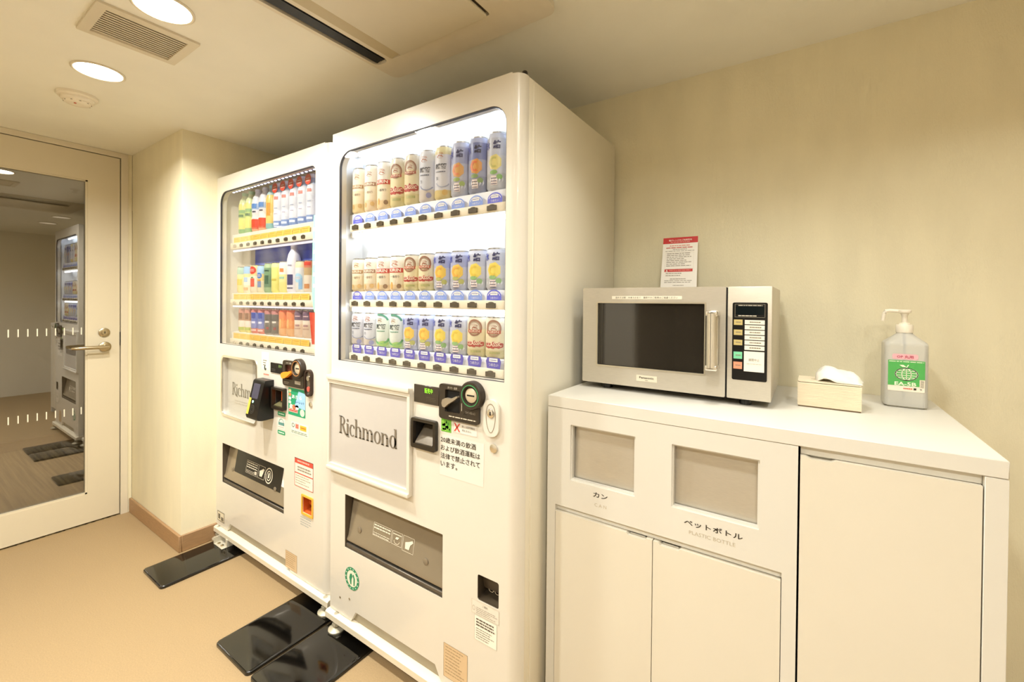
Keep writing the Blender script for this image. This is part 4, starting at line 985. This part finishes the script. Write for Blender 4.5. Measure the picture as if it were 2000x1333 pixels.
L2 = [
 ('can_yellow_teal', 'yellow can with teal top', .133, [(0, '#efd27a'), (.6, '#f0dc8a'), (.72, '#8fb8a0')], pr_blocks((0, .3, .03, .03, '#e8c04a'))),
 ('can_peach', 'peach can with blue top', .135, [(0, '#f2d8b0'), (.3, '#f4ead8'), (.6, '#f0c878'), (.72, '#6fa8e0')], pr_blocks((.0, .40, .022, .024, '#9ab8d8'), (0, .1, .026, .014, '#e0a06a'))),
 ('can_tomato', 'pale can with red disc and red fruit', .138, [(0, '#f0e2c0'), (.3, '#f2ead6'), (.62, '#f2d48a')], pr_disc('#dc4a38', .80, .019, ((0, .22, .022, .040, '#dc5a44'), (0, .52, .012, .006, '#5a8f4a')))),
 ('can_blue_gold', 'white and gold can with blue oval', .133, [(0, '#efe0b4'), (.45, '#f0d27a'), (.7, '#9fc8e8')], pr_disc('#4f7fc8', .62, .014, ((0, .2, .02, .03, '#7f8fb4'), (0, .42, .018, .008, '#d89a4a')))),
 ('can_darkgreen', 'dark green can', .140, [(0, '#8fae7a'), (.2, '#4f7a54'), (.6, '#5c8a58'), (.85, '#a4c08a')], pr_blocks((0, .30, .02, .040, '#3c6248'), (0, .72, .026, .006, '#2f4f3c'))),
 ('can_lemon', 'plain lemon yellow can', .140, [(0, '#e9e06a'), (.5, '#ece46e'), (.85, '#e8e59a')], pr_blocks((0, .4, .026, .008, '#c9b84a'))),
 ('can_orange_white', 'white and yellow can with orange slash', .142, [(0, '#efe07a'), (.35, '#f0e48c'), (.6, '#f2ece0')], pr_blocks((0, .66, .020, .016, '#e88a4a'), (0, .44, .026, .010, '#9fc4a8'))),
 ('bottle_tall', 'tall white bottle with dark square label', .215, [(0, '#e6e2ea'), (.7, '#e9e6ee')], pr_blocks((0, .16, .030, .046, '#3c3a68'), (0, .08, .030, .006, '#5a5870'), (0, .55, .02, .006, '#a8a6b8'))),
 ('can_pale_blue', 'pale can with light blue oval', .138, [(0, '#e8e6e0'), (.5, '#d8dce0'), (.8, '#e6d8a8')], pr_disc('#a8cfe6', .46, .020, ((.012, .1, .016, .05, '#8fb8dc'),))),
 ('can_mocha', 'beige can with red and brown top', .138, [(0, '#efdcc4'), (.55, '#b5905a'), (.78, '#c8603f')], pr_blocks((0, .84, .034, .014, '#d84a38'), (0, .12, .026, .02, '#c88a58'))),
]
for k, (kd, desc, h, stops, prn) in enumerate(L2):
    make_drink('drink_bottle' if kd == 'bottle_tall' else 'drink_can', kd, h, .0290, stops, prn, f'{desc}, {ORD[k]} from left on middle shelf, left machine', (-2.381 + .0672 * k, LY + .079, 1.2505), 'bottle' if kd == 'bottle_tall' else 'can', LMG, '#f0eef2')
L3 = [
 ('can_cocoa', 'brown and red slim can with yellow base', [(0, '#dccf62'), (.24, '#ead8c8'), (.5, '#9a5a3a'), (.8, '#b56050')], pr_blocks((0, .55, .02, .03, '#7a4630'), (0, .10, .034, .014, '#a8b04a'))),
 ('can_bluered', 'blue can with red base', [(0, '#e8806a'), (.22, '#7f86c8'), (.5, '#5f6cb8'), (.85, '#c86a6a')], pr_blocks((0, .40, .02, .010, '#e2e2f4'), (0, .60, .024, .026, '#4a5aa8'), (0, .10, .03, .008, '#f2ccc0'))),
 ('can_black', 'dark grey coffee can', [(0, '#a59a8f'), (.08, '#6a6258'), (.40, '#6f675c'), (.55, '#4f483f'), (.80, '#b56a66')], pr_blocks((0, .46, .022, .008, '#e6ded2'), (.004, .20, .012, .012, '#a8605a'))),
 ('can_orange', 'orange can', [(0, '#f0b070'), (.3, '#ee8f48'), (.6, '#e8743c'), (.9, '#e4562f')], pr_blocks((-.006, .30, .010, .040, '#f4bc7a'), (.008, .5, .008, .02, '#f0a060'))),
 ('can_purple_top', 'cream can with dark purple top', [(0, '#eeceb0'), (.5, '#f0dcc6'), (.64, '#5c3f55'), (.92, '#7a5a6a')], pr_blocks((0, .30, .03, .006, '#c8a894'), (0, .40, .022, .008, '#b08a86'), (0, .74, .026, .005, '#d8b8b8'))),
]
for k in range(10):
    kd, desc, stops, prn = L3[k // 2]; loc = (-2.362 + .0645 * k, LY + .079, 1.0545)
    lab = f'{desc}, {ORD[k]} from left on bottom shelf, left machine'
    if kd in LPROT: copy_thing(LPROT[kd], loc, lab)
    else: LPROT[kd] = make_drink('drink_can', kd, .122, .0300, stops, prn, lab, loc, 'can', LMG)
for (z0, z1) in ((1.480, 1.5478), (1.198, 1.2502), (1.005, 1.0542)):
    B(-2.44, -1.635, LY + .0495, LY + .1095, z0 + .0005, z1, .002, 1).build('drink_riser', LINER2, lm)

# ------------------------------------------------------------------ boards under the machines' feet
for (a, b, lab) in ((-2.443, -2.222, 'glossy black floor board under the foot nearest the pillar'),
                    (-1.712, -1.479, 'glossy black floor board under the near foot of the card reader machine'),
                    (-1.467, -1.236, 'glossy black floor board under the larger machine, nearest the camera')):
    mb = MB().plate(rrect(a, b, .678, 1.60, .016, 5), [], 0.0, .012, 'Z')
    bm_ = bmesh.new(); me_ = bpy.data.meshes.new('tmp'); me_.from_pydata(mb.v, [], mb.f); bm_.from_mesh(me_); bpy.data.meshes.remove(me_)
    bmesh.ops.recalc_face_normals(bm_, faces=bm_.faces); bmesh.ops.dissolve_limit(bm_, angle_limit=R(2), verts=bm_.verts, edges=bm_.edges)
    es = [e for e in bm_.edges if all(v.co.z > .011 for v in e.verts)]
    bmesh.ops.bevel(bm_, geom=es, offset=.005, segments=3, affect='EDGES', profile=.5)
    o = MB().bm(bm_).build('floor_board', BOARD); tag(o, lab, 'floor board', 'black boards under the vending machines')

# ------------------------------------------------------------------ cabinets
KX0, KX1, KY = -.610, .2846, 1.084
tag(MB().box(KX0, KX1, KY - .001, BY - .001, .9225, .954, .0015, 1).build('worktop', CAB), 'cream laminate worktop under the microwave and sanitizer bottle', 'worktop')
cb = thing('recycling_cabinet', 'cream recycling cabinet with two openings for cans and plastic bottles', 'cabinet', (-.31, 1.37, 0))
c1, c2 = KX0, -.0145
H1 = rrect(-.5385, -.3575, .727, .880, .002, 2); H2 = rrect(-.2685, -.0835, .726, .878, .002, 2)
MB().plate([(c1, .05), (c1 + .0255, .05), (c1 + .0255, .649), (c2 - .0265, .648), (c2 - .0265, .05), (c2, .05), (c2, .9218), (c1, .9218)], [H1, H2], KY, KY + .018, 'Y').build('front_panel', CAB, cb)
sd = MB(); sd.box(c1, c1 + .016, KY + .018, BY - .004, .05, .9218); sd.box(c2 - .016, c2, KY + .018, BY - .004, .05, .9218); sd.box(c1 + .016, c2 - .016, BY - .02, BY - .004, .05, .9218); sd.box(c1 + .02, c2 - .02, KY + .03, KY + .05, .05, .70); sd.box(c1 + .01, c2 - .01, KY + .04, BY - .01, 0, .05); sd.box(c1, c2, KY + .02, BY - .02, .05, .066)
sd.box(c1 + .0256, c2 - .0266, KY + .0125, KY + .0178, .6315, .6480)
sd.build('carcass', CAB, cb)
def cab_door(root, x0, x1, z1, sa, sb, hinge_m=CABD):
    pts = [(x0, .055), (x1, .055), (x1, z1)] + [(sb, z1), (sb - .006, z1 - .0055), (sa + .006, z1 - .0055), (sa, z1)] + [(x0, z1)]
    o = MB().plate(pts, [], KY + .001, KY + .019, 'Y').build('door', hinge_m, root)
    MB().plate([(KY + .004, z1 - .010), (KY + .018, z1 - .010), (KY + .018, z1 - .004)], [], sa + .008, sb - .008, 'X').build('finger_pull', hinge_m, o)
    return o
cab_door(cb, -.5835, -.3130, .6305, -.380, -.327); cab_door(cb, -.3110, -.0425, .6295, -.299, -.246)
for (x0, x1, z0, z1) in ((-.5385, -.3575, .727, .880), (-.2685, -.0835, .726, .878)):
    fl = MB().plate([(KY + .020, z0 - .004), (KY + .024, z1 + .004), (KY + .026, z1 + .004), (KY + .022, z0 - .004)], [], x0 - .006, x1 + .006, 'X').build('swing_flap', STEEL, cb)
    MB().plate([(x0 - .0005, z0 - .0005), (x1 + .0005, z0 - .0005), (x1 + .0005, z1 + .0005), (x0 - .0005, z1 + .0005)], [[(x0 + .004, z0 + .004), (x1 - .004, z0 + .004), (x1 - .004, z1 - .004), (x0 + .004, z1 - .004)]], KY + .005, KY + .017, 'Y').build('opening_frame', CAB, cb)
f = Flat(); cm = ink('#3a332b'); f.text('カン', -.4495, .6995, h=.013, w=.040, m=cm, layer=1, bold=.015); f.build('lettering', cb, on_y(KY))
f = Flat(); cg = ink('#c3b79f'); f.text('C A N', -.449, .675, h=.0085, w=.033, m=cg, layer=1); f.build('lettering', cb, on_y(KY))
f = Flat(); f.text('ペットボトル', -.1765, .693, h=.0135, w=.124, m=cm, layer=1, bold=.015); f.build('lettering', cb, on_y(KY))
f = Flat(); f.text('PLASTIC BOTTLE', -.178, .674, h=.0085, w=.098, m=cg, layer=1); f.build('lettering', cb, on_y(KY))
for (x, w, z0, z1) in ((-.449, .033, 0, 0),): pass
cs = thing('storage_cabinet', 'plain cream storage cupboard with a single door at the right end', 'cabinet', (.136, 1.37, 0))
s1, s2 = -.0112, KX1
sd = MB(); sd.box(s2 - .029, s2, KY, BY - .004, 0, .9218, .0008, 1); sd.box(s1, s1 + .016, KY + .022, BY - .004, 0, .9218); sd.box(s1 + .016, s2 - .029, BY - .02, BY - .004, .0, .9218); sd.box(s1 + .016, s2 - .029, KY + .05, BY - .02, .05, .066); sd.box(s1 + .016, s2 - .029, KY + .05, KY + .06, 0, .05)
sd.box(s1 + .016, s2 - .029, KY + .022, KY + .038, .86, .9218); sd.box(s1 + .001, s2 - .0295, KY + .0125, KY + .0215, .9045, .9217)
sd.build('carcass', CAB, cs)
MB().plate([(s1 + .0005, .055), (s2 - .031, .055), (s2 - .031, .9035), (s1 + .060, .9035), (s1 + .052, .899), (s1 + .018, .899), (s1 + .010, .9035), (s1 + .0005, .9035)], [], KY + .001, KY + .019, 'Y').build('door', CABD, cs)

# ------------------------------------------------------------------ microwave
mw = thing('microwave_oven', 'stainless steel microwave oven with dark window and button panel on the worktop', 'microwave', (-.33, 1.43, .954))
MX0, MX1, MY, MYB, MZ0, MZ1 = -.587, -.075, 1.260, 1.605, .9705, 1.2625
MB().box(MX0 + .001, MX1, MY + .022, MYB, MZ0, MZ1, .003, 2).build('casing', STEEL, mw)
dpl = MB().plate(rrect(MX0, -.1795, MZ0 + .001, MZ1, .003, 2), [rrect(-.5385, -.2305, 1.027, 1.2175, .002, 2)], MY, MY + .020, 'Y').build('door', STEEL, mw)
MB().plate(rrect(-.542, -.227, 1.0235, 1.221, .002, 2), [rrect(-.5375, -.2315, 1.028, 1.2165, .001, 1)], MY - .0015, MY + .001, 'Y').build('window_frame', mat('frame_pale', '#cfc6b0', .3, .6), dpl)
B(-.5385, -.2305, MY + .006, MY + .012, 1.027, 1.2175).build('window_glass', mat('oven_glass', '#2b2721', .06, var=.03, vscale=30, coat=.6), dpl)
cpn = MB().box(-.1755, MX1, MY, MY + .020, MZ0 + .001, MZ1, .002, 2).build('control_panel', STEEL, mw)
B(-.1800, -.1750, MY + .006, MY + .021, MZ0 + .002, MZ1 - .002).build('door_gap', DARK, mw)
hd = MB()
hx0, hx1 = -.2240, -.1930
arc = [(hx0 + (hx1 - hx0) * k / 10, MY - .030 - .013 * math.sin(math.pi * k / 10) ** .8) for k in range(11)]
arci = [(hx1 - .003 - (hx1 - hx0 - .006) * k / 10, MY - .028 - .010 * math.sin(math.pi * k / 10) ** .8) for k in range(11)]
hd.plate(arc + arci, [], 1.050, 1.192, 'Z')
for (za, zb) in ((1.184, 1.200), (1.042, 1.058)): hd.box(hx0, hx1, MY - .038, MY + .001, za, zb, .005, 3)
hd.build('handle', CHROME, dpl, angle=30)
pb = MB().plate(rrect(-.1635, -.0845, 1.0215, 1.221, .004, 3), [], MY - .0015, MY + .0005, 'Y').build('keypad', BLACK, cpn)
f = Flat(); f.frame(-.158, 1.183, -.090, 1.217, .0008, ink('#8a8272'), 1); f.rect(-.156, 1.190, -.092, 1.211, mat('lcd', '#10181a', .1), 1)
f.lines(-.150, -.096, 1.2125, 1, .01, .0018, ink('#c9c2b0'), 2, seed=2, ragged=0); f.lines(-.150, -.108, 1.186, 1, .01, .0022, ink('#d9d2c0'), 2, seed=5, ragged=0); f.build('lcd_window', pb, on_y(MY - .0015))
def keyb(x0, x1, z0, z1, c, txt=None, seed=1):
    f = Flat(); f.rect(x0, z0, x1, z1, ink(c), 1)
    if txt: f.text(txt, (x0 + x1) / 2, z0 + (z1 - z0) * .35, h=(z1 - z0) * .36, w=(x1 - x0) * .5, m=ink('#5a5040'), layer=2)
    else: f.lines(x0 + (x1 - x0) * .25, x1 - (x1 - x0) * .15, (z0 + z1) / 2 - .001, 1, .01, .0026, ink('#8f8674'), 2, seed=seed, ragged=.1)
    f.build('key', pb, on_y(MY - .0015))
for z, c in ((1.163, '#cbb878'), (1.137, '#cbb878'), (1.111, '#cbb878')): keyb(-.160, -.140, z, z + .014, c)
keyb(-.160, -.140, 1.076, 1.094, '#7fd6a8'); keyb(-.160, -.140, 1.050, 1.068, '#f09a78')
for k in range(6): keyb(-.135, -.0905, 1.1655 - k * .0131, 1.1765 - k * .0131, '#efe8da', None, k)
f = Flat(); f.rect(-.136, 1.045, -.0905, 1.0965, ink('#f0e9dc'), 1); f.text('調理中止', -.1132, 1.072, h=.0065, w=.024, m=ink('#8f8674'), layer=2); f.lines(-.130, -.096, 1.064, 1, .01, .0014, ink('#c3baa6'), 2, seed=2, ragged=0); f.build('key', pb, on_y(MY - .0015))
def _ml(f): f.rect(-.492, 1.2285, -.290, 1.2380, ink('#f0ead8'), 1); f.text('温め５分間・冷凍８分まで・連続でのご使用はご遠慮ください', -.391, 1.2305, h=.0055, w=.180, m=ink('#5a5244'), layer=2)
sticker(dpl, MY, 'label_strip', _ml)
def _pn(f): f.rect(-.415, .990, -.355, 1.008, ink('#e2d9c4'), 1); f.text('Panasonic', -.385, .998, h=.006, w=.042, m=ink('#4a443a'), layer=2, bold=.02); f.rect(-.389, .9925, -.381, .9945, ink('#a89f8c'), 2)
sticker(dpl, MY, 'maker_plate', _pn)
for fx in (MX0 + .07, MX1 - .06):
    for fy in (MY + .035, MYB - .05):
        MB().lathe([(.014, .9542), (.014, .962), (.012, .9706)], (fx, fy, 0), 16).build('foot', BLACK, mw)

# notice leaning above the microwave
nt_ = MB()
P4 = [(-.4375, 1.578, 1.2632), (-.3165, 1.578, 1.2632), (-.3215, 1.620, 1.4530), (-.4390, 1.620, 1.4535)]
nv = Vector((0, .19, -.042)).normalized() * -.0008
no = thing('notice_card', 'white notice card with red heading leaning against the wall on the microwave', 'notice', (-.38, 1.60, 1.263))
MB().add([Vector(p) for p in P4] + [Vector(p) + Vector((0, .0010, 0)) for p in P4], [(0, 1, 2, 3), (7, 6, 5, 4), (0, 4, 5, 1), (1, 5, 6, 2), (2, 6, 7, 3), (3, 7, 4, 0)]).build('card', PAPER, no)
def on_card(x, z, l):   # x,z in 0..1
    a = Vector(P4[0]).lerp(Vector(P4[1]), x); b = Vector(P4[3]).lerp(Vector(P4[2]), x)
    p = a.lerp(b, z); return (p.x, p.y - .0005 * l, p.z + .0001 * l)
f = Flat(); rd, gk = ink('#c9302f'), ink('#8f8678'); f.rect(0, .885, 1, 1, rd, 1); f.text('電子レンジのご利用案内', .5, .928, h=.034, w=.66, m=ink('#f6e2d6'), layer=2, bold=.02); f.lines(.22, .78, .905, 1, .1, .010, ink('#eeb8a8'), 2, seed=3, ragged=0)
f.lines(.20, .80, .835, 1, .1, .014, ink('#d87a6a'), 1, seed=4, ragged=.1); f.lines(.10, .88, .795, 1, .1, .015, ink('#c9564a'), 1, seed=5, ragged=.05); f.lines(.3, .7, .765, 1, .1, .010, gk, 1, seed=6, ragged=0); f.lines(.08, .92, .735, 1, .1, .008, gk, 1, seed=7, ragged=0)
f.frame(.09, .40, .90, .71, .004, ink('#d6cdbc'), 1); f.lines(.13, .85, .685, 8, .033, .011, gk, 1, seed=8, ragged=.3)
f.rect(.09, .345, .88, .395, rd, 1); f.poly([(.12, .352), (.19, .352), (.155, .390)], ink('#f4e4d8'), 2); f.lines(.22, .82, .365, 1, .1, .012, ink('#e8988a'), 2, seed=2, ragged=0)
f.lines(.13, .62, .310, 2, .04, .012, gk, 1, seed=12, ragged=.2); f.lines(.26, .70, .205, 1, .1, .012, gk, 1, seed=13, ragged=0); f.lines(.10, .88, .175, 2, .03, .009, gk, 1, seed=14, ragged=.1); f.lines(.35, .65, .085, 1, .1, .010, gk, 1, seed=15, ragged=0)
f.build('card_print', no, on_card)

# ------------------------------------------------------------------ tissue box
tb = thing('tissue_box', 'small cream grooved tissue box with one tissue pulled out', 'tissue box', (.044, 1.40, .954))
tx0, tx1, ty0, ty1, tz0, tz1 = -.021, .109, 1.352, 1.452, .9545, 1.0205
GRV = mat('grooved_card', '#eadcc0', .6, var=.05, vscale=30, stretch=(1, 1, 14), bump=.3, bscale=40)
bx = MB(); bx.box(tx0, tx1, ty0, ty1, tz0 + .003, tz1 - .004)
for k in range(14):
    z = tz0 + .006 + k * .0040; bx.box(tx0 + .0005, tx1 - .0005, ty0 - .0007, ty0 + .001, z, z + .0028); bx.box(tx0 - .0007, tx0 + .001, ty0 + .0005, ty1 - .0005, z, z + .0028)
bx.build('box', GRV, tb)
MB().plate(rrect(tx0 + .0005, tx1 - .0005, ty0 + .0005, ty1 - .0005, .002, 2), [ell(.046, 1.402, .040, .014, 20)], tz1 - .0025, tz1, 'Z').build('lid', GRV, tb)
B(tx0 + .001, tx1 - .001, ty0 + .001, ty1 - .001, tz0, tz0 + .003).build('base', mat('base_brown', '#6a5536', .6), tb)
sh = []
NU, NV = 22, 9
ctrl = [(.020, .990), (.018, 1.022), (.020, 1.040), (.034, 1.055), (.052, 1.056), (.072, 1.049), (.092, 1.044), (.106, 1.036), (.114, 1.020)]
for i in range(NU):
    q = i / (NU - 1) * (len(ctrl) - 1); a = int(min(q, len(ctrl) - 2)); r_ = q - a
    X = ctrl[a][0] * (1 - r_) + ctrl[a + 1][0] * r_; Z = ctrl[a][1] * (1 - r_) + ctrl[a + 1][1] * r_
    for j in range(NV):
        v = j / (NV - 1) - .5; wdt = .022 + .05 * min(1, i / 10)
        sag = -.020 * (v - .1) ** 2 * 4 * min(1, i / 8) + .003 * math.sin(i * .9 + j * 1.3)
        sh.append((X + .010 * v * (i / NU) + .002 * math.sin(j * 1.7), 1.400 - v * -wdt - .012 * (i / NU), max(Z + sag, 1.0215 if i > 5 else .985)))
fs = [(i * NV + j, i * NV + j + 1, (i + 1) * NV + j + 1, (i + 1) * NV + j) for i in range(NU - 1) for j in range(NV - 1)]
to = MB().add(sh, fs).build('tissue', TISSUE, tb, angle=80, fix=False)
_md = to.modifiers.new('thick', 'SOLIDIFY'); _md.thickness = .0006

# ------------------------------------------------------------------ sanitizer bottle
sb_ = thing('sanitizer_bottle', 'clear hand sanitizer pump bottle with green globe label on the worktop', 'pump bottle', (.209, 1.527, .954))
def frosted():
    m = bpy.data.materials.new('frosted_plastic'); m.use_nodes = True; nt = m.node_tree; b = nt.nodes['Principled BSDF']
    b.inputs['Base Color'].default_value = (*s2l('#f8f6ee'), 1); b.inputs['Roughness'].default_value = .3; b.inputs['Transmission Weight'].default_value = .5; b.inputs['IOR'].default_value = 1.12
    n = nt.nodes.new('ShaderNodeTexNoise'); n.inputs['Scale'].default_value = 30; tc = nt.nodes.new('ShaderNodeTexCoord'); bp = nt.nodes.new('ShaderNodeBump'); bp.inputs['Strength'].default_value = .05
    nt.links.new(tc.outputs['Object'], n.inputs[0]); nt.links.new(n.outputs[0], bp.inputs['Height']); nt.links.new(bp.outputs[0], b.inputs['Normal']); return m
def rr_loft(levels, cx, cy, n=6):
    """levels: (halfx, halfy, radius, z)"""
    vs, fs = [], []; L = None
    for hx, hy, r, z in levels:
        p = rrect(cx - hx, cx + hx, cy - hy, cy + hy, min(r, hx * .999, hy * .999), n); L = len(p); vs += [(a, b, z) for a, b in p]
    for i in range(len(levels) - 1):
        for k in range(L): fs.append((i * L + k, i * L + (k + 1) % L, (i + 1) * L + (k + 1) % L, (i + 1) * L + k))
    fs.append(tuple(range(L - 1, -1, -1))); q = (len(levels) - 1) * L; fs.append(tuple(range(q, q + L)))
    return MB().add(vs, fs)
bcx, bcy = .2085, 1.528
rr_loft([(.036, .032, .010, .9545), (.043, .038, .012, .959), (.043, .038, .012, 1.112), (.0425, .0375, .012, 1.118), (.040, .035, .014, 1.122), (.024, .022, .018, 1.136), (.017, .017, .0165, 1.143), (.0155, .0155, .0150, 1.148)], bcx, bcy).build('bottle_body', frosted(), sb_, angle=50)
rr_loft([(.034, .030, .010, .957), (.041, .036, .011, .961), (.041, .036, .011, 1.060)], bcx, bcy).build('liquid', mat('gel_liquid', '#e6e2cc', .3, var=.01), sb_) if False else None
MB().lathe([(.0175, 1.146), (.0180, 1.148), (.0180, 1.164), (.0165, 1.167), (.012, 1.167), (.011, 1.171), (.006, 1.172), (.006, 1.190), (.0075, 1.192), (.0085, 1.196)], (bcx, bcy, 0), 28).build('pump_collar', PLASW, sb_)
ph = MB().lathe([(.009, 1.1955), (.0135, 1.199), (.014, 1.204), (.012, 1.206)], (bcx, bcy, 0), 24)
ph.tube([(bcx - .005, bcy, 1.2015), (bcx - .030, bcy, 1.2035), (bcx - .0385, bcy, 1.202), (bcx - .041, bcy, 1.196), (bcx - .044, bcy, 1.176)], [.0045, .0045, .0048, .0048, .0042], 12)
ph.build('pump_head', PLASW, sb_)
MB().tube([(bcx, bcy, 1.15), (bcx, bcy, .97)], .003, 8).build('dip_tube', PLASW, sb_)
yb_ = bcy - .0383
f = Flat(); lx0, lx1 = bcx - .036, bcx + .035; gz0, gz1 = .997, 1.076
f.rect(lx0, gz0, lx1, gz1, ink('#f3ead8'), 1); f.rect(lx0, gz0 + .014, lx1, gz1, ink('#52b056'), 2)
gm = ink('#eaf3d6'); gc, gz = bcx, gz0 + .044
for rx in (.023, .010): f.ring(gc, gz, rx, .0165, .0020, gm, 3, 30)
f.ring(gc, gz, .0225, .0165, .0028, gm, 3, 30); f.rect(gc - .0009, gz - .016, gc + .0009, gz + .016, gm, 3)
for dz in (-.0085, -.003, .003, .0085):
    w = .0225 * math.sqrt(max(0, 1 - (dz / .0165) ** 2)); f.rect(gc - w, gz + dz - .0008, gc + w, gz + dz + .0008, gm, 3)
f.poly([(gc - .001, gz + .0165), (gc + .001, gz + .0165), (gc + .005, gz + .025), (gc + .002, gz + .024)], gm, 3); f.poly([(gc, gz + .018), (gc - .006, gz + .024), (gc - .014, gz + .0235), (gc - .008, gz + .018)], gm, 3)
f.text('EA-5B', bcx - .002, gz0 + .0145, h=.0095, w=.042, m=gm, layer=3, bold=.03); f.lines(lx0 + .002, lx1 - .002, gz1 - .004, 1, .01, .0018, gm, 3, seed=2, ragged=0)
f.rect(lx1 - .010, gz0 + .012, lx1, gz0 + .032, ink('#e6ddc8'), 3); f.lines(lx1 - .008, lx1 - .002, gz0 + .028, 6, .003, .0014, ink('#8f8a7a'), 4, seed=3, ragged=0)
f.lines(lx0 + .030, lx0 + .048, gz0 + .006, 1, .01, .003, ink('#dc6a5c'), 3, seed=4, ragged=0); f.rect(lx1 - .021, gz0 + .005, lx1 - .016, gz0 + .010, ink('#26221c'), 3); f.poly([(lx1 - .010, gz0 + .009), (lx1 - .007, gz0 + .006), (lx1 - .005, gz0 + .008)], ink('#3a342c'), 3)
f.build('green_label', sb_, on_y(yb_, .0003))
f = Flat(); f.poly(rrect(bcx - .028, bcx + .022, 1.079, 1.0925, .004, 3), ink('#f2b6bc'), 1); f.text('OP 丸用', bcx - .003, 1.0815, h=.008, w=.032, m=ink('#b5405c'), layer=2, bold=.02); f.build('pink_label', sb_, on_y(yb_, .0003))
